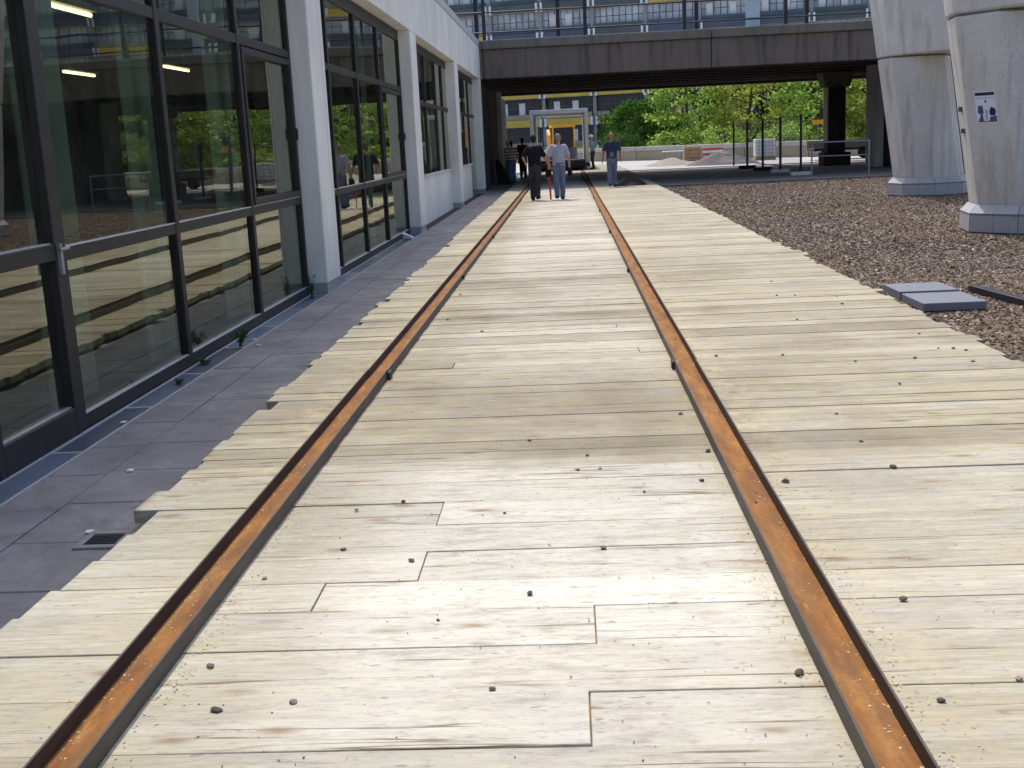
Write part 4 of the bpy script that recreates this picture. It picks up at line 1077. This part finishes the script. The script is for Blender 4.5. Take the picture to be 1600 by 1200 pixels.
def person(loc, rz, label, top, legs, hair, skin='skin', scale=1.0, arms=None, step=.12, helmet=None, belly=0, straps=False, seed=0):
    e = empty('person', loc, rz); e.scale = (scale,)*3; tag(e, label, 'person', 'workers by the rails')
    lean = .03
    sh = {-1: Vector((-.185, .02+lean, 1.43)), 1: Vector((.185, .02+lean, 1.43))}
    arms = arms or {}
    AR = {}
    for s in (-1, 1):
        el, wr = arms.get(s, ((s*.27, .0, 1.15), (s*.29, .06, .90)))
        AR[s] = (sh[s], Vector(el), Vector(wr))
    LG = {}
    for s in (-1, 1):
        fy = step*s
        LG[s] = (Vector((s*.088, 0, .90)), Vector((s*.088, fy*.5+.04, .50)), Vector((s*.080, fy-.02, .09+max(0, -fy)*.25)))
    q = MB()
    tor = [(.84, .13, .10, 0, 0), (.93, .165, .115, 0, 0), (1.05, .155, .105+belly*.6, 0, .01+belly*.3), (1.2, .165, .11+belly*.4, 0, .02+belly*.2), (1.34, .18, .115, 0, .03), (1.43, .16, .09, 0, .035), (1.49, .07, .06, 0, .04)]
    q.loft(tor)
    q.capsule((0, .04, 1.46), (0, .055, 1.58), .058, .054)
    q.ell((0, .07, 1.665), (.078, .098, .118)); q.ell((0, .10, 1.60), (.058, .07, .06))
    q.capsule((0, .165, 1.655), (0, .175, 1.63), .012, .016)
    for s in (-1, 1):
        q.ell((s*.080, .065, 1.655), (.012, .022, .034), 8, 6)
        a, b, c_ = AR[s]; q.capsule(a, b, .055, .043); q.capsule(b, c_, .042, .029)
        d = (c_-b).normalized(); q.capsule(c_, c_+d*.07, .03, .036)
        h_, k_, an = LG[s]; q.capsule(h_, k_, .085, .058); q.capsule(k_, an, .057, .038); q.capsule(an+Vector((0, -.02, -.03)), an+Vector((s*.02, .14, -.05)), .042, .034)
    body = remeshed(q, 'body', .016, 3)
    f = MB()
    for s in (-1, 1):
        a, b, c_ = AR[s]; d = (c_-b).normalized(); side = Vector((0, 1, 0)); side = (side-d*side.dot(d)).normalized(); inn = d.cross(side)*(1 if s > 0 else -1)
        pc_ = c_+d*.085
        for k, ln in enumerate((.062, .074, .070, .054)):
            r0 = pc_+side*(.030-.020*k); kn = r0+d*ln*.55+inn*.006; tp_ = kn+d*ln*.4+inn*.022
            f.tube([r0-d*.02, r0, kn, tp_], [.010, .010, .009, .007], 6)
        r0 = c_+d*.03+side*.03; f.tube([r0, r0+side*.022+d*.03, r0+side*.026+d*.06], [.012, .011, .008], 6)
    bm = bmesh.new(); bm.from_mesh(body); fm = f.mesh('f'); bm.from_mesh(fm); bm.to_mesh(body); bm.free(); bpy.data.meshes.remove(fm)
    body.materials.clear(); link('body', body, skin, e)
    # eyes
    ey = MB()
    for s in (-1, 1): ey.ell((s*.030, .158, 1.675), (.012, .008, .008), 8, 6)
    ey.build('eyes', 'hair_dark', e, local=True)
    # top
    q = MB(); q.loft([(z, rx+.022, ry+.022, cx, cy) for z, rx, ry, cx, cy in tor[1:6]]+[(1.485, .085, .072, 0, .04)])
    for s in (-1, 1):
        a, b, c_ = AR[s]; q.capsule(a+Vector((-s*.02, 0, 0)), a.lerp(b, .80), .078, .068)
    me = remeshed(q, 'shirt', .018, 3, .009, seed); me.materials.clear(); link('shirt', me, top, e)
    # trousers
    q = MB(); q.loft([(.80, .15, .12, 0, 0), (.90, .182, .135, 0, 0), (.99, .176, .13+belly*.3, 0, .005), (1.02, .172, .125+belly*.3, 0, .005)])
    for s in (-1, 1):
        h_, k_, an = LG[s]; q.capsule(h_, k_, .102, .085); q.capsule(k_, an+Vector((0, 0, .0)), .083, .074)
    me = remeshed(q, 'trousers', .018, 3, .010, seed+5); me.materials.clear(); link('trousers', me, legs, e)
    for s in (-1, 1):
        an = LG[s][2]; q = MB().capsule(an+Vector((0, -.04, -.045)), an+Vector((s*.025, .17, -.05)), .048, .042, 10)
        q.box(an.x-.042, an.x+.042, an.y-.085, an.y+.2, an.z-.09, an.z-.07)
        me = remeshed(q, 'shoe', .014, 2); me.materials.clear(); link('shoe', me, 'shoe', e)
    if helmet:
        q = MB().loft([(1.70, .105, .125, 0, .07), (1.74, .100, .12, 0, .07), (1.79, .085, .105, 0, .07), (1.82, .055, .07, 0, .07), (1.832, .02, .03, 0, .07)]); q.loft([(1.695, .11, .13, 0, .08), (1.705, .118, .155, 0, .095), (1.712, .11, .13, 0, .08)])
        q.build('helmet', helmet, e, smooth=True, local=True)
    if hair:
        q = MB().ell((0, .052, 1.69), (.085, .095, .105)); q.ell((0, .02, 1.645), (.078, .075, .085))
        me = remeshed(q, 'hair', .014, 2, .006, seed); me.materials.clear(); link('hair', me, hair, e)
    if straps:
        for s in (-1, 1): MB().tube([(s*.10, -.112, 1.00), (s*.02, -.115, 1.2), (-s*.05, -.105, 1.35), (-s*.11, -.01, 1.50)], [.02]*4, 6).build('strap', 'cloth_darkgrey', e, local=True)
        MB().hexa([(-.09, -.135, 1.0), (.09, -.135, 1.0), (.09, -.115, 1.0), (-.09, -.115, 1.0)], [(-.04, -.13, 1.16), (.04, -.13, 1.16), (.04, -.11, 1.16), (-.04, -.11, 1.16)]).build('bib', legs, e, local=True)
    return e
person((-.90, 32.4, 0), R(-4), 'person in black shirt and dark trousers holding the red pole upright', 'cloth_black', 'cloth_darkgrey', 'hair_dark', arms={-1: ((-.30, -.05, 1.18), (-.26, .16, 1.02)), 1: ((.29, .02, 1.17), (.40, .12, .93))}, step=-.14, seed=1)
person((-.22, 32.2, 0), R(2), 'person in lavender grey shirt and grey trousers standing between the rails', 'cloth_lavender', 'cloth_bluegrey', 'hair_grey', arms={-1: ((-.275, -.03, 1.16), (-.285, .07, .91)), 1: ((.275, -.02, 1.16), (.285, .09, .92))}, step=.18, belly=.05, scale=1.0, seed=2)
person((1.49, 39.0, 0), R(0), 'person in navy shirt and blue grey dungarees walking right of the rails', 'cloth_navy', 'cloth_bluegrey', None, 'skin_tan', arms={-1: ((-.275, -.06, 1.17), (-.30, -.02, .92)), 1: ((.275, .03, 1.17), (.29, .14, .94))}, step=.22, straps=True, seed=3)
person((1.42, 63.6, 0), R(75), 'person in white helmet and green shirt standing right of the portal frame', 'cloth_green', 'cloth_darkgrey', None, helmet='helmet_white', step=.03, seed=4)
person((-2.36, 50.5, -.1), R(10), 'person in striped shirt and jeans standing under the footbridge', 'cloth_stripes', 'cloth_jeans', 'hair_dark', step=.08, seed=5)
person((-1.98, 53, 0), R(-6), 'person in dark maroon shirt standing behind the one holding the red pole', 'cloth_maroon', 'cloth_black', 'hair_dark', step=.05, seed=6)
person((-2.72, 55.0, -.1), R(0), 'person in yellow helmet and white shirt behind the striped shirt', 'cloth_white', 'cloth_jeans', None, helmet='helmet_yellow', step=.05, seed=8)
e = MB().tube([(-.465, 32.54, .98), (-.48, 32.54, .80), (-.52, 32.50, .62), (-.49, 32.46, .40), (-.48, 32.44, .004)], [.022, .03, .034, .03, .026], 8).build('red_pole', 'red_strap', None, smooth=True)
tag(e, 'red pole reaching from hand of the person in black to the planks', 'pole')
for (x, s_, lb) in ((-.515, 1, 'dark bag hanging in left hand of the person in lavender shirt'), (.075, .8, 'dark glove held in right hand of the person in lavender shirt')):
    q = MB().loft([(.62, .05*s_, .035, x, 32.3), (.68, .085*s_, .05, x, 32.3), (.78, .08*s_, .045, x, 32.3), (.86, .03*s_, .02, x, 32.28)])
    tag(q.build('hand_bag' if s_ == 1 else 'work_glove', 'cloth_black', None, smooth=True), lb, 'bag' if s_ == 1 else 'glove')
SC.render.resolution_x = 1024; SC.render.resolution_y = 768
